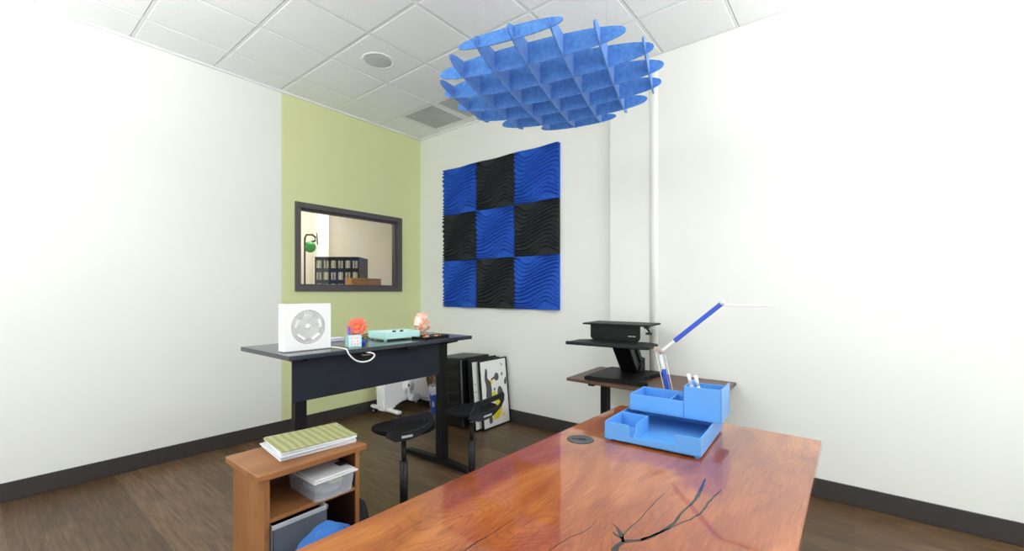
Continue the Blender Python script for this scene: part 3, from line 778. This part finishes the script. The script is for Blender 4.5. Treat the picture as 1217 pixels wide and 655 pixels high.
for A, B in zip(rings, rings[1:]):
    for k in range(48): tb.faces.new((A[k], A[(k+1) % 48], B[(k+1) % 48], B[k]))
b._add(tb, True); b.build('bin_liner', mat('clear_liner', 'E6EAEE', .25, alpha=.45), t)

# ------------------------------------------------------------------ framed prints and the ribbed case against the white wall
def lean(x0, x1, yb, zt, dy, name, label, cat, group=None):
    """frame standing on the floor along X, leaning away (+Y) by dy over its height"""
    t = thing(name, label, cat, (x0, yb, 0), 0, group)
    h = zt; ang = math.atan2(dy, h); t.rotation_euler = (-ang, 0, 0)
    t.location.z = .001+ .022*0
    return t, x1-x0, math.hypot(h, dy)
def picture(x0, x1, yb, zt, dy, label, art=False, dep=.022):
    t, w, L_ = lean(x0, x1, yb, zt, dy, 'framed_print', label, 'framed print', 'framed prints leaning by the white wall')
    b = MB(); frame(b, 0, w, 0, L_, 0, dep, .016, .0015); b.build('frame', M_blackp, t)
    b = MB(); b.box(.012, w-.012, .006, .012, .012, L_-.012); mt = b.build('mount', mat('print_white', 'F4F4F2', .35, coat=.3), t)
    b = MB(); b.box(.008, w-.008, .013, .019, .008, L_-.008); b.build('backing', M_brownbd, t)
    return t, w, L_, mt
t, w, L_, mt = picture(3.50, 3.975, 3.165, .76, .075, 'white framed print with yellow and grey ink blots, front of the leaning prints')
def blob(pts, mname, m, y=.0052):
    b = MB(); b.prism([tuple(p) for p in smooth_closed(pts)], -.0004, .0004, Matrix(((1, 0, 0, 0), (0, 0, 1, y), (0, 1, 0, 0), (0, 0, 0, 1)))); b.build(mname, m, mt)
def smooth_closed(pts, k=5):
    out = []; n = len(pts)
    for i in range(n):
        p0, p1, p2, p3 = (Vector(pts[(i+d) % n]) for d in (-1, 0, 1, 2))
        for j in range(k):
            s = j/k; out.append(.5*((2*p1)+(p2-p0)*s+(2*p0-5*p1+4*p2-p3)*s*s+(3*p1-p0-3*p2+p3)*s**3))
    return out
# blot outlines as fractions of the sheet (u right, v up)
def uv(P_): return [(.01+u*(w-.02), .01+v*(L_-.02)) for u, v in P_]
blob(uv([(.38, .49), (.50, .52), (.56, .45), (.62, .40), (.72, .39), (.74, .28), (.68, .17), (.55, .10), (.40, .11), (.36, .17), (.48, .21), (.52, .30), (.47, .38), (.38, .40)]), 'yellow_blot', M_yellow)
blob(uv([(.34, .70), (.42, .72), (.43, .66), (.37, .63)]), 'yellow_blot', M_yellow)
blob(uv([(.70, .14), (.80, .17), (.84, .14), (.76, .12)]), 'yellow_blot', M_yellow)
blob(uv([(.20, .88), (.26, .84), (.25, .74), (.36, .66), (.38, .52), (.34, .42), (.24, .38), (.17, .46), (.19, .60), (.15, .74)]), 'grey_blot', M_greyink, .0049)
blob(uv([(.40, .72), (.50, .74), (.56, .79), (.66, .77), (.66, .69), (.56, .67), (.50, .705), (.40, .69)]), 'grey_blot', M_greyink, .0049)
blob(uv([(.60, .52), (.68, .58), (.78, .52), (.80, .42), (.70, .34), (.60, .40)]), 'grey_blot', M_greyink, .0046)
blob(uv([(.88, .64), (.95, .70), (1.0-.03, .66), (.95, .59), (.89, .59)]), 'grey_blot', M_greyink, .0049)
blob(uv([(.78, .77), (.83, .78), (.82, .73), (.78, .74)]), 'grey_blot', M_greyink, .0049)
blob(uv([(.76, .94), (.84, .90), (.83, .88), (.78, .92)]), 'grey_blot', M_greyink, .0049)
blob(uv([(.46, .56), (.51, .57), (.50, .53), (.47, .53)]), 'grey_blot', M_greyink, .0049)
blob(uv([(.22, .16), (.32, .17), (.33, .08), (.24, .06)]), 'grey_blot', M_greyink, .0049)
t2, w2, L2, mt2 = picture(3.42, 3.90, 3.215, .765, .07, 'white framed print with small black dots, second of the leaning prints')
for v in (.66, .55):
    b = MB(); b.cyl((.05, .0058, v*L2), (.05, .0045, v*L2), .007, n=12); b.build('black_dot', M_blackp, mt2)
picture(3.425, 3.89, 3.262, .775, .06, 'black framed print at the back of the leaning prints, mostly hidden')
t = thing('ribbed_case', 'black ribbed hard case standing behind the leaning prints', 'case', (3.365, 3.36, 0))
t.rotation_euler = (-.05, 0, 0)
b = MB(); b.box(.015, .50, 0, .44, .03, .79, .03, 4); b.build('case_shell', M_blackp, t)
for k in range(6):
    b = MB(); z = .13+.11*k; b.box(.004, .02, .04, .40, z, z+.055, .007, 3); b.build('rib', M_blackp, t)
b = MB(); b.tube([(.008, -.008, .04), (.008, -.008, .77)], .008, 8); b.build('edge_trim', mat('satin_trim', '5A5F66', .3, .6), t)
for y in (.05, .39):
    b = MB(); b.cyl((.05, y, .0255), (.09, y, .0255), .024); b.build('wheel', M_rubber, t)

# ------------------------------------------------------------------ bookcase at the lower left with its load
t = thing('bookcase', 'low cherry wood bookcase at the lower left', 'bookcase', (0, 0, 0))
bx0, bx1, by0, by1 = .78, 1.228, 1.955, 2.30
b = MB(); b.box(bx0-.03, 1.262, by0-.015, by1+.01, .722, .751, .006, 3); b.build('top_board', M_shelfw, t)
for x in (bx0, bx1-.022):
    b = MB(); b.box(x, x+.022, by0, by1, 0, .722, .001); b.build('side_panel', M_shelfv, t)
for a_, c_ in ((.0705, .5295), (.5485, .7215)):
    b = MB(); b.box(bx1-.0235, bx1-.0221, by0+.004, by1-.0125, a_, c_); b.build('side_dark_sheet', M_shelfd, t)  # thin darker sheet over the inner face of the right panel
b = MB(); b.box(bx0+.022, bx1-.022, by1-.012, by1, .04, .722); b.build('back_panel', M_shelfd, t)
b = MB(); b.box(bx0+.022, bx1-.022, by0+.004, by1-.012, .530, .548, .001); b.build('shelf', M_shelfw, t)
b = MB(); b.box(bx0+.022, bx1-.022, by0+.004, by1-.012, .05, .07, .001); b.build('shelf', M_shelfw, t)
b = MB(); b.box(bx0+.022, bx1-.022, by0+.02, by0+.035, 0, .05); b.build('plinth', M_shelfw, t)
# papers on top
M_music = bpy.data.materials.new('striped_olive_sheet'); M_music.use_nodes = True; nt = M_music.node_tree; bb = nt.nodes['Principled BSDF']
tc = nt.nodes.new('ShaderNodeTexCoord'); wv = nt.nodes.new('ShaderNodeTexWave'); wv.bands_direction = 'X'; wv.inputs['Scale'].default_value = 9; wv.inputs['Distortion'].default_value = 1.5; wv.inputs['Detail'].default_value = 3
nt.links.new(tc.outputs['Object'], wv.inputs['Vector']); rr = ramp(nt, [(.1, '8E9060'), (.5, '9FA06B'), (.9, 'ABAB7A')]); nt.links.new(wv.outputs['Fac'], rr.inputs['Fac']); nt.links.new(rr.outputs['Color'], bb.inputs['Base Color'])
z = .7515; random.seed(11)
def sheet(rz, dx, dy, z0, th, m, name, label, cat, w_=.36, d_=.275, grp=None):
    t_ = thing(name, label, cat, (1.238+dx, 1.995+dy, z0), rz, grp) if False else None
    b = MB(); b.box(-w_, 0, 0, d_, 0, th, min(.002, th*.3), 1); o = b.build(name, m); o.location = (1.238+dx, 1.995+dy, z0); o.rotation_euler = (0, 0, rz)
    tag(o, label, cat, grp); return o
order = [('bottom', 0), ('second from the bottom', 1), ('third from the bottom', 2), ('fourth from the bottom', 3), ('fifth from the bottom', 4), ('uppermost', 5)]
for nm, k in order:
    th = .0062
    sheet(-.10+random.uniform(-.05, .05), random.uniform(-.008, .006), random.uniform(-.008, .006), z, th, mat('folder_white_'+str(k), ['ECECEE', 'D9DBDF', 'F2F2F2', 'C9CCD2', 'EDEDED', 'DADCE0'][k], .7), 'paper_folder', f'white paper folder, {nm} in the stack on the bookcase', 'folder', grp='white paper folders stacked on the bookcase'); z += th+.0004
sheet(-.11, .004, 0, z, .003, M_music, 'striped_folder', 'olive green striped folder topping the stack on the bookcase', 'folder')
# translucent storage box
t = thing('storage_box', 'clear plastic shoebox with a white lid on the bookcase shelf', 'storage box', (1.088, 1.925, .549), .0)
M_bin = mat('translucent_plastic', 'D6DBE2', .2, alpha=.28)
def taper(w0, w1, d0, d1, h, thk, m, name, par):
    tb = bmesh.new()
    def ring(w, d, z, off): return [tb.verts.new(p) for p in ((-w/2+off, off+(.29-d)/2, z), (w/2-off, off+(.29-d)/2, z), (w/2-off, (.29+d)/2-off, z), (-w/2+off, (.29+d)/2-off, z))]
    R_ = [ring(w0, d0, 0, 0), ring(w1, d1, h, 0), ring(w1, d1, h, thk), ring(w0, d0, thk, thk)]
    for A, B in zip(R_, R_[1:]):
        for k in range(4): tb.faces.new((A[k], A[(k+1) % 4], B[(k+1) % 4], B[k]))
    tb.faces.new(R_[0][::-1]); tb.faces.new(R_[3])
    es = [e for e in tb.edges if abs(e.verts[0].co.z-e.verts[1].co.z) > h*.5]
    bmesh.ops.bevel(tb, geom=es, offset=.012, segments=3, affect='EDGES')
    b = MB(); b._add(tb, False); return b.build(name, m, par)
taper(.182, .205, .27, .29, .094, .002, M_bin, 'box_body', t)
b = MB(); b.box(-.110, .110, -.007, .297, .092, .102, .003); b.box(-.098, .098, .008, .282, .100, .108, .003); b.build('lid', mat('lid_white', 'EDEDEF', .35, alpha=.75), t)
b = MB(); b.box(.06, .106, -.008+.08, .13, .100, .112, .003); b.build('latch', mat('navy_latch', '20242E', .4), t)
b = MB(); b.ball((-.0, .14, .03), .06, (1.25, 2.0, .42)); b.ball((.04, .08, .04), .03, (1, 1.1, .8)); b.ball((-.05, .07, .045), .03, (1, 1, .8)); b.build('contents', mat('mixed_grey_contents', '8F949B', .8, noise=.45, nscale=45), t)
b = MB(); b.box(-.02, .045, .02, .06, .06, .085, .006); b.build('yellow_packet', mat('pale_yellow_packet', 'D9CE8E', .7), t)
# grey bin and blue bag in the lower bay
t = thing('grey_file_box', 'dark grey open file box under the storage box in the bookcase', 'file box', (.805, 1.93, .0715))
b = MB(); b.box(0, .24, .0, .30, 0, .005)
for a in ((0, .24, 0, .004), (0, .24, .296, .30), (0, .004, 0, .30), (.236, .24, 0, .30)): b.box(*a, 0, .452, .001)
b.build('box_body', mat('slate_plastic', '5A5F66', .5), t)
b = MB(); b.box(.232, .244, -.003, .304, .437, .4565, .003); b.box(-.003, .244, -.003, .006, .437, .4565, .003); b.build('rim', M_grey, t)
def cloth_ball(c, rx, ry, rz, m, name, seed, parent=None):
    tb = bmesh.new(); bmesh.ops.create_icosphere(tb, subdivisions=5, radius=1)
    for v in tb.verts:
        p = v.co.copy(); n_ = mnoise.noise(p*1.3+Vector((seed, 0, 0)))*.16+mnoise.noise(Vector((p.x*4, p.y*4, p.z*1.5+seed)))*.07
        k = 1+n_; q = Vector((p.x*rx*k, p.y*ry*k, p.z*rz*k))
        v.co = Vector((c[0]+q.x, c[1]+q.y, max(c[2]+q.z, .004)))
    b = MB(); b._add(tb, True); return b.build(name, m, parent)
o = cloth_ball((.96, 1.745, .22), .20, .15, .30, M_bluebag, 'fabric_bag', 4)
tag(o, 'bulging blue fabric bag on the floor in front of the bookcase', 'bag')
o = cloth_ball((1.405, 2.335, .16), .098, .098, .165, mat('black_fabric', '1B1C20', .85, bump=.6, bscale=400), 'cloth_bag', 9)
tag(o, 'slumped black bag on the floor behind the bookcase', 'bag')

# ------------------------------------------------------------------ second desk by the white wall with the sit-stand converter
EZ = .78
t = thing('walnut_desk', 'narrow walnut desk with black legs against the right wall', 'desk', (0, 0, 0))
b = MB(); b.prism([(3.225, 1.955), (3.925, 2.03-.04), (3.925, .76), (3.185, .76)], EZ-.025, EZ, bev=.003); b.build('desktop', M_walnut, t)
M = Matrix(((1, 0, 0, 0), (0, 0, 1, 0), (0, 1, 0, 0), (0, 0, 0, 1)))
for y in (1.74, .95):
    b = MB(); b.box(3.50, 3.58, y-.03, y+.03, .03, EZ-.05, .004); b.build('leg', M_black, t)
    b = MB(); b.box(3.24, 3.88, y-.035, y+.035, 0, .035, .006); b.build('foot', M_black, t)
    b = MB(); b.box(3.26, 3.86, y-.025, y+.025, EZ-.05, EZ-.0255, .003); b.build('support_arm', M_black, t)
t = thing('desk_converter', 'black sit-stand desk converter with two platforms on the walnut desk', 'desk converter', (3.52, 1.54, EZ+.001), .07)
# local: -x towards the user, y to the left
b = MB(); base = [(-.27, .265), (.28, .255), (.30, .23), (.30, -.23), (.27, -.25), (.06, -.185), (-.06, -.175), (-.17, -.215), (-.235, -.265), (-.27, -.255), (-.262, -.10), (-.25, 0), (-.262, .12)]
b.prism([tuple(p) for p in base], 0, .034, bev=.006); b.build('base_plate', M_black, t)
for x, y in ((-.24, .22), (-.24, -.22)):
    b = MB(); b.cyl((x, y, .034), (x, y, .036), .02); b.build('foot_pad', M_rubber, t)
M = Matrix(((1, 0, 0, 0), (0, 0, -1, 0), (0, 1, 0, 0), (0, 0, 0, 1)))
Ms = lambda y0: Matrix(((1, 0, 0, 0), (0, 0, -1, y0), (0, 1, 0, 0), (0, 0, 0, 1)))
arm = [(.10, .03), (.22, .03), (.22, .12), (-.02, .315), (-.14, .315), (-.14, .285), (.02, .11)]
b = MB(); b.prism(arm, -.075, .075, Ms(0), bev=.006); b.build('lift_arm', M_blackp, t)
for y in (-.085, .085):
    b = MB(); b.prism([(.12, .028), (.25, .028), (.25, .15), (.17, .17), (.12, .08)], -.004, .004, Ms(y), bev=.001)
    b.cyl((.20, y-.008, .12), (.20, y+.008, .12), .009); b.cyl((.20, y-.008, .06), (.20, y+.008, .06), .009)
    b.prism([(-.02, .30), (.05, .30), (.17, .16), (.13, .13)], -.005, .005, Ms(y*.98), bev=.001); b.build('side_bracket', M_black, t)
b = MB(); kb = [(-.40, .36), (-.385, .372), (-.16, .37), (-.06, .26), (-.06, -.20), (-.12, -.31), (-.385, -.312), (-.40, -.30)]
b.prism(kb, .306, .328, bev=.006); b.build('keyboard_platform', M_black, t)
b = MB(); b.box(-.418, -.392, -.30, .365, .308, .336, .008, 3); b.build('keyboard_rim', M_blackp, t)
b = MB(); n_ = 10
pr = [(.29, .458), (-.15, .458)]+[(-.15+.04*(1-math.cos(a))-.0, .36-.035*math.sin(a)*1) for a in [PI/2*k/6 for k in range(7)]]+[(.29-.04*(1-math.cos(a)), .36-.035*math.sin(a)) for a in [PI/2*(6-k)/6 for k in range(7)]]
Myz = Matrix(((0, 0, 1, 0), (1, 0, 0, 0), (0, 1, 0, 0), (0, 0, 0, 1)))
b.prism(pr, -.085, -.070, Myz, bev=.002); b.build('front_plate', M_black, t)
b = MB(); b.box(-.06, .12, -.05, .19, .318, .457, .01); b.build('monitor_column', M_black, t)
b = MB(); b.prism([(-.13, .345), (.22, .345), (.22, -.235), (-.13, -.235)], .458, .472, bev=.003); b.build('monitor_platform', M_black, t)
b = MB(); b.box(-.07, -.01, -.215, -.175, .440, .458, .004); b.tube([(-.05, -.195, .442), (-.06, -.215, .425), (-.08, -.225, .412)], .009, 8); b.box(-.12, -.07, -.25, -.205, .395, .412, .005); b.build('release_lever', M_blackp, t)
b = MB(); b.box(-.0868, -.0850, -.080, -.050, .366, .374, .001); b.build('logo_mark', M_grey, t)
b = MB(); b.box(-.0868, -.0850, -.114, -.084, .366, .374, .001); b.build('logo_mark', M_grey, t)

# ------------------------------------------------------------------ clamp lamp on the far corner of the wooden table
t = thing('clamp_lamp', 'white and blue jointed arm lamp clamped to the end of the wooden table', 'lamp', (0, 0, 0))
jx = 2.735
A = Vector((jx, .893, .80)); B_ = Vector((jx, .963, 1.125)); 
b = MB(); b.box(jx-.05, jx+.022, .868, .918, TZ+.0005, TZ+.012, .003); b.box(jx+.008, jx+.022, .868, .918, TZ-.09, TZ+.012, .003); b.box(jx-.05, jx+.022, .868, .918, TZ-.095, TZ-.083, .003); b.cyl((jx-.03, .893, TZ-.083), (jx-.03, .893, TZ-.047), .006); b.cyl((jx, .893, TZ+.01), tuple(A), .012); b.build('clamp', M_whitem, t)
def bar(p, q, w, name, m, d=None):
    p, q = Vector(p), Vector(q); v = q-p; L_ = v.length
    zax = v.normalized(); xax = Vector((1, 0, 0)); yax = zax.cross(xax).normalized()
    M = Matrix(((xax.x, yax.x, zax.x, p.x), (xax.y, yax.y, zax.y, p.y), (xax.z, yax.z, zax.z, p.z), (0, 0, 0, 1)))
    b = MB(); b.box(-(d or w)/2, (d or w)/2, -w/2, w/2, 0, L_, min(.003, w*.2), 2, M); return b.build(name, m, t)
mid = A+(B_-A)*.72
bar(A, mid, .024, 'lower_arm', M_lampb, .016); bar(mid, B_, .018, 'lower_arm_sleeve', M_clear)
b = MB(); b.tube([tuple(A+Vector((0, -.022, .03))), tuple(B_+Vector((0, -.028, 0)))], .0022, 8); b.build('support_rod', M_clear, t)
b = MB(); b.tube([(jx, .915, .80), (jx, .963+.037, 1.16)], .0028, 8); b.build('tension_rod', M_whitem, t)
b = MB(); b.cyl((jx-.014, .958, 1.145), (jx+.014, .958, 1.145), .014); b.box(jx-.006, jx+.006, .958, 1.005, 1.145, 1.172, .003); b.build('elbow', mat('warm_grey_joint', 'B8A89C', .4), t)
p0 = Vector((jx, .955, 1.148)); p2 = Vector((jx, .664, 1.403)); p1 = p0+(p2-p0)*.27; p3 = p0+(p2-p0)*1.22
bar(p0, p1, .018, 'upper_sleeve', M_whitem); bar(p1, p3, .027, 'upper_arm', M_lampb, .014)
b = MB(); b.cyl(tuple(p3+Vector((-.01, 0, 0))), tuple(p3+Vector((.01, 0, 0))), .014); b.build('head_joint', M_whitem, t)
hx = p3+Vector((0, -.012, -.012))
b = MB(); b.box(hx.x-.02, hx.x+.02, hx.y-.26, hx.y, hx.z-.008, hx.z+.006, .004); b.build('lamp_head', M_whitem, t)

# ------------------------------------------------------------------ blue two tier organiser on the table
t = thing('paper_tray', 'blue plastic letter tray with notched front on the wooden table', 'tray', (2.04, 1.008, TZ+.001), .045)
# local: y runs from 0 to -W along the front, x into depth
W = .465; D = .52; z0 = .010; zt = .096
Mfr = Matrix(((0, 0, 1, 0), (-1, 0, 0, 0), (0, 1, 0, 0), (0, 0, 0, 1)))  # poly (along front, height) extruded in x
def arc(cx, cy, r, a0, a1, n=5): return [(cx+r*math.cos(math.radians(a0+(a1-a0)*k/n)), cy+r*math.sin(math.radians(a0+(a1-a0)*k/n))) for k in range(n+1)]
front = [(0, z0), (W, z0)]+arc(W-.006, zt-.006, .006, 0, 90, 3)+[(.365, zt-.002)]+arc(.362, zt-.014, .012, 90, 180, 4)+arc(.342, .052, .008, 0, -90, 3)+[(.15, .040)]+arc(.142, .048, .008, 270, 180, 3)+arc(.118, zt-.016, .016, 0, 90, 4)+[(.0, zt)]
b = MB(); b.prism(front, 0, .006, Mfr, bev=.0012)
b.box(0, D, -.006, 0, z0, zt, .002); b.box(0, D, -W, -W+.006, z0, zt, .002); b.box(D-.006, D, -W, 0, z0, zt, .002)
b.box(0, D, -W, 0, z0, z0+.006, .001)
for x in (.01, D-.03):
    for y in (-.03, -W+.01): b.box(x, x+.02, y, y+.02, 0, z0+.001, .002)
b.build('tray_body', M_org, t)
divp = [(.0, z0+.004), (.0, .040)]+arc(.02, .06, .015, 270, 360, 4)+[(.048, zt-.012)]+arc(.06, zt-.012, .012, 180, 90, 4)+[(.22, zt), (.22, z0+.004)]
b = MB(); b.prism(divp[::-1], -.003, .003, Matrix(((1, 0, 0, .006), (0, 0, 1, -.150), (0, 1, 0, 0), (0, 0, 0, 1))), bev=.001)
b.box(.22, .226, -.150, -.004, z0+.004, zt, .001); b.box(.035, .22, -.147, -.006, z0+.006, z0+.012, .001)
b.build('divider', M_org, t)
t = thing('desk_organizer', 'blue plastic pen and accessory organizer stacked on the letter tray', 'desk organizer', (2.325, .995, TZ+.0995), .045)
U = .475; UD = .235; uh = .088
b = MB(); b.box(0, UD, -U, 0, .004, .010, .001)
b.box(0, .006, -U, 0, 0, uh, .002); b.box(UD-.006, UD, -U, 0, 0, uh, .002); b.box(0, UD, -.006, 0, 0, uh, .002); b.box(0, UD, -U, -U+.006, 0, uh, .002)
b.build('organizer_body', M_org, t)
b = MB(); b.box(.075, .081, -.29, -.005, .01, uh-.018, .001); b.box(.08, UD-.005, -.205, -.199, .01, uh-.018, .001); b.box(.0, .30*0+.075, -.295, -.289, .01, uh-.02, .001); b.build('divider', M_org, t)
b = MB(); k0, k1 = -.292, -U
b.box(-.001, UD+.001, k0-.006, k0, .01, .168, .002); b.box(-.001, UD+.001, k1, k1+.006, .01, .168, .002); b.box(-.001, .006, k1, k0, .01, .168, .002); b.box(UD-.006, UD+.001, k1, k0, .01, .150, .002)
b.build('pen_well', M_org, t)
for k, (dy, lab) in enumerate(((0, 'white marker leaning in the blue pen well, the left one'), (-.036, 'white marker leaning in the blue pen well, the right one'))):
    t = thing('marker', lab, 'marker', (0, 0, 0), 0, 'markers in the blue organizer')
    p = Vector((2.445, .66+dy, .885)); q = Vector((2.395, .695+dy, 1.083-.004*k)); d = (q-p)
    b = MB(); b.cyl(tuple(p), tuple(p+d*.72), .0085); b.build('barrel', M_whitem, t)
    b = MB(); b.cyl(tuple(p+d*.72), tuple(q), .0092); b.build('cap', M_whitep, t)

# ------------------------------------------------------------------ behind the interior window
t = thing('counter', 'beige counter behind the interior window', 'counter', (0, 0, 0))
b = MB(); b.box(1.0, 4.9, 5.02, 5.95, 1.47, 1.50, .003); b.build('counter_top', M_beige, t)
b = MB(); b.box(1.05, 4.85, 5.06, 5.9, 0, 1.47); b.build('counter_body', M_beige, t)
t = thing('drawer_rack', 'dark navy parts rack with rows of clear drawers behind the window', 'drawer rack', (3.36, 5.36, 1.501), -.86)
M_navy = mat('navy_plastic', '1E2536', .5)
# local: front at y=0 facing -y, x from -w to 0
rw, rd, rh = .60, .42, .50; nc, nr = 6, 3
b = MB(); b.box(-rw, 0, .012, rd, 0, rh, .003)
for i in range(nc+1): x = -rw+i*(rw-.012)/nc; b.box(x, x+.012, 0, .02, 0, rh, .001)
for j in range(nr+1): z = j*(rh-.02)/nr; b.box(-rw, 0, 0.001, .02, z, z+.022, .001)
b.build('rack_body', M_navy, t)
M_drawer = mat('clear_drawer', 'B9B6AE', .35, noise=.25, nscale=14)
cw = (rw-.012)/nc; ch = (rh-.02)/nr
for i in range(nc):
    for j in range(nr):
        x = -rw+.016+i*cw; z = .026+j*ch
        b = MB(); b.box(x+.008, x+cw-.026, -.004, .0115, z+.006, z+ch-.05, .003); d_ = b.build('drawer', M_drawer, t)
        b = MB(); b.box(x+cw*.38, x+cw*.46, -.012, -.004, z+.01, z+ch-.045, .002); b.build('drawer_label', M_navy if (i+j) % 2 else M_whitep, d_)
b = MB(); b.box(-rw-.004, .004, -.008, rd, rh, rh+.008, .002); b.build('rack_top', M_navy, t)
t = thing('wooden_box', 'light wooden box on the counter behind the window', 'box', (3.07, 5.06, 1.501))
b = MB(); b.box(0, .44, 0, .16, 0, .19, .004); b.build('box_body', M_pine, t)
b = MB(); b.box(-.004, .444, -.004, .164, .19, .205, .003); b.build('lid', M_pine, t)
t = thing('clamp_stand', 'black clamp stand holding a green ball at the left edge of the interior window', 'clamp stand', (2.80, 5.75, 1.501))
b = MB(); b.lathe([(0, 0), (.07, 0), (.07, .012), (0, .015)]); b.tube([(0, 0, .01), (0, 0, .74), (.02, 0, .79), (.10, 0, .80), (.145, 0, .77), (.14, 0, .72), (.09, 0, .70)], .013, 8); b.build('clamp_frame', M_blackp, t)
b = MB(); b.cyl((.165, 0, .83), (.175, 0, .67), .008); b.build('screw', M_blackp, t)
b = MB(); b.ball((.07, 0, .63), .075); b.build('green_ball', mat('green_rubber', '2FA044', .5), t)

UP = 105
# ------------------------------------------------------------------ light: overcast daylight through the glazed sides
wd = bpy.data.worlds.new('world'); S.world = wd; wd.use_nodes = True
bg = wd.node_tree.nodes['Background']; bg.inputs['Color'].default_value = (.96, .98, .985, 1); bg.inputs['Strength'].default_value = 2.0
def area(name, loc, rot, sx, sy, e, col=(1, 1, 1)):
    l = bpy.data.lights.new(name, 'AREA'); l.shape = 'RECTANGLE'; l.size = sx; l.size_y = sy; l.energy = e; l.color = col
    o = bpy.data.objects.new(name, l); C.objects.link(o); o.location = loc; o.rotation_euler = rot; return o
area('back_room_fill', (3.0, 6.0, 3.28), (0, 0, 0), 1.2, .6, 55, (1, .95, .88))  # unseen fill lamp, added so the closed back room gets light
# added lamps out of view, lifting a ceiling that daylight leaves too dark
# two made-up hanging troughs outside the frame, each with an upward fill lamp
for x, y in ((-1.0, 2.9), (2.6, -1.45)):
    t = thing('added_uplight', 'added white uplight trough out of view, brightening the ceiling', 'lamp', (x, y, 2.75), 0, 'added uplights out of view')
    b = MB(); b.box(-.65, .65, -.16, .16, -.06, -.05, .002); b.box(-.65, .65, -.17, -.16, -.06, .02, .002); b.box(-.65, .65, .16, .17, -.06, .02, .002); b.build('trough', M_whitem, t)
    for sx in (-.5, .5):
        b = MB(); b.cyl((sx, 0, -.05), (sx, 0, ZC-2.75), .002, n=6); b.build('cable', M_chrome, t)
    l = area('ceiling_fill', (x, y, 2.76), (PI, 0, 0), 1.25, .28, UP, (.96, .98, 1))
S.view_settings.view_transform = 'Standard'; S.view_settings.look = 'None'; S.view_settings.gamma = 1
S.view_settings.use_curve_mapping = False; S.view_settings.exposure = .1
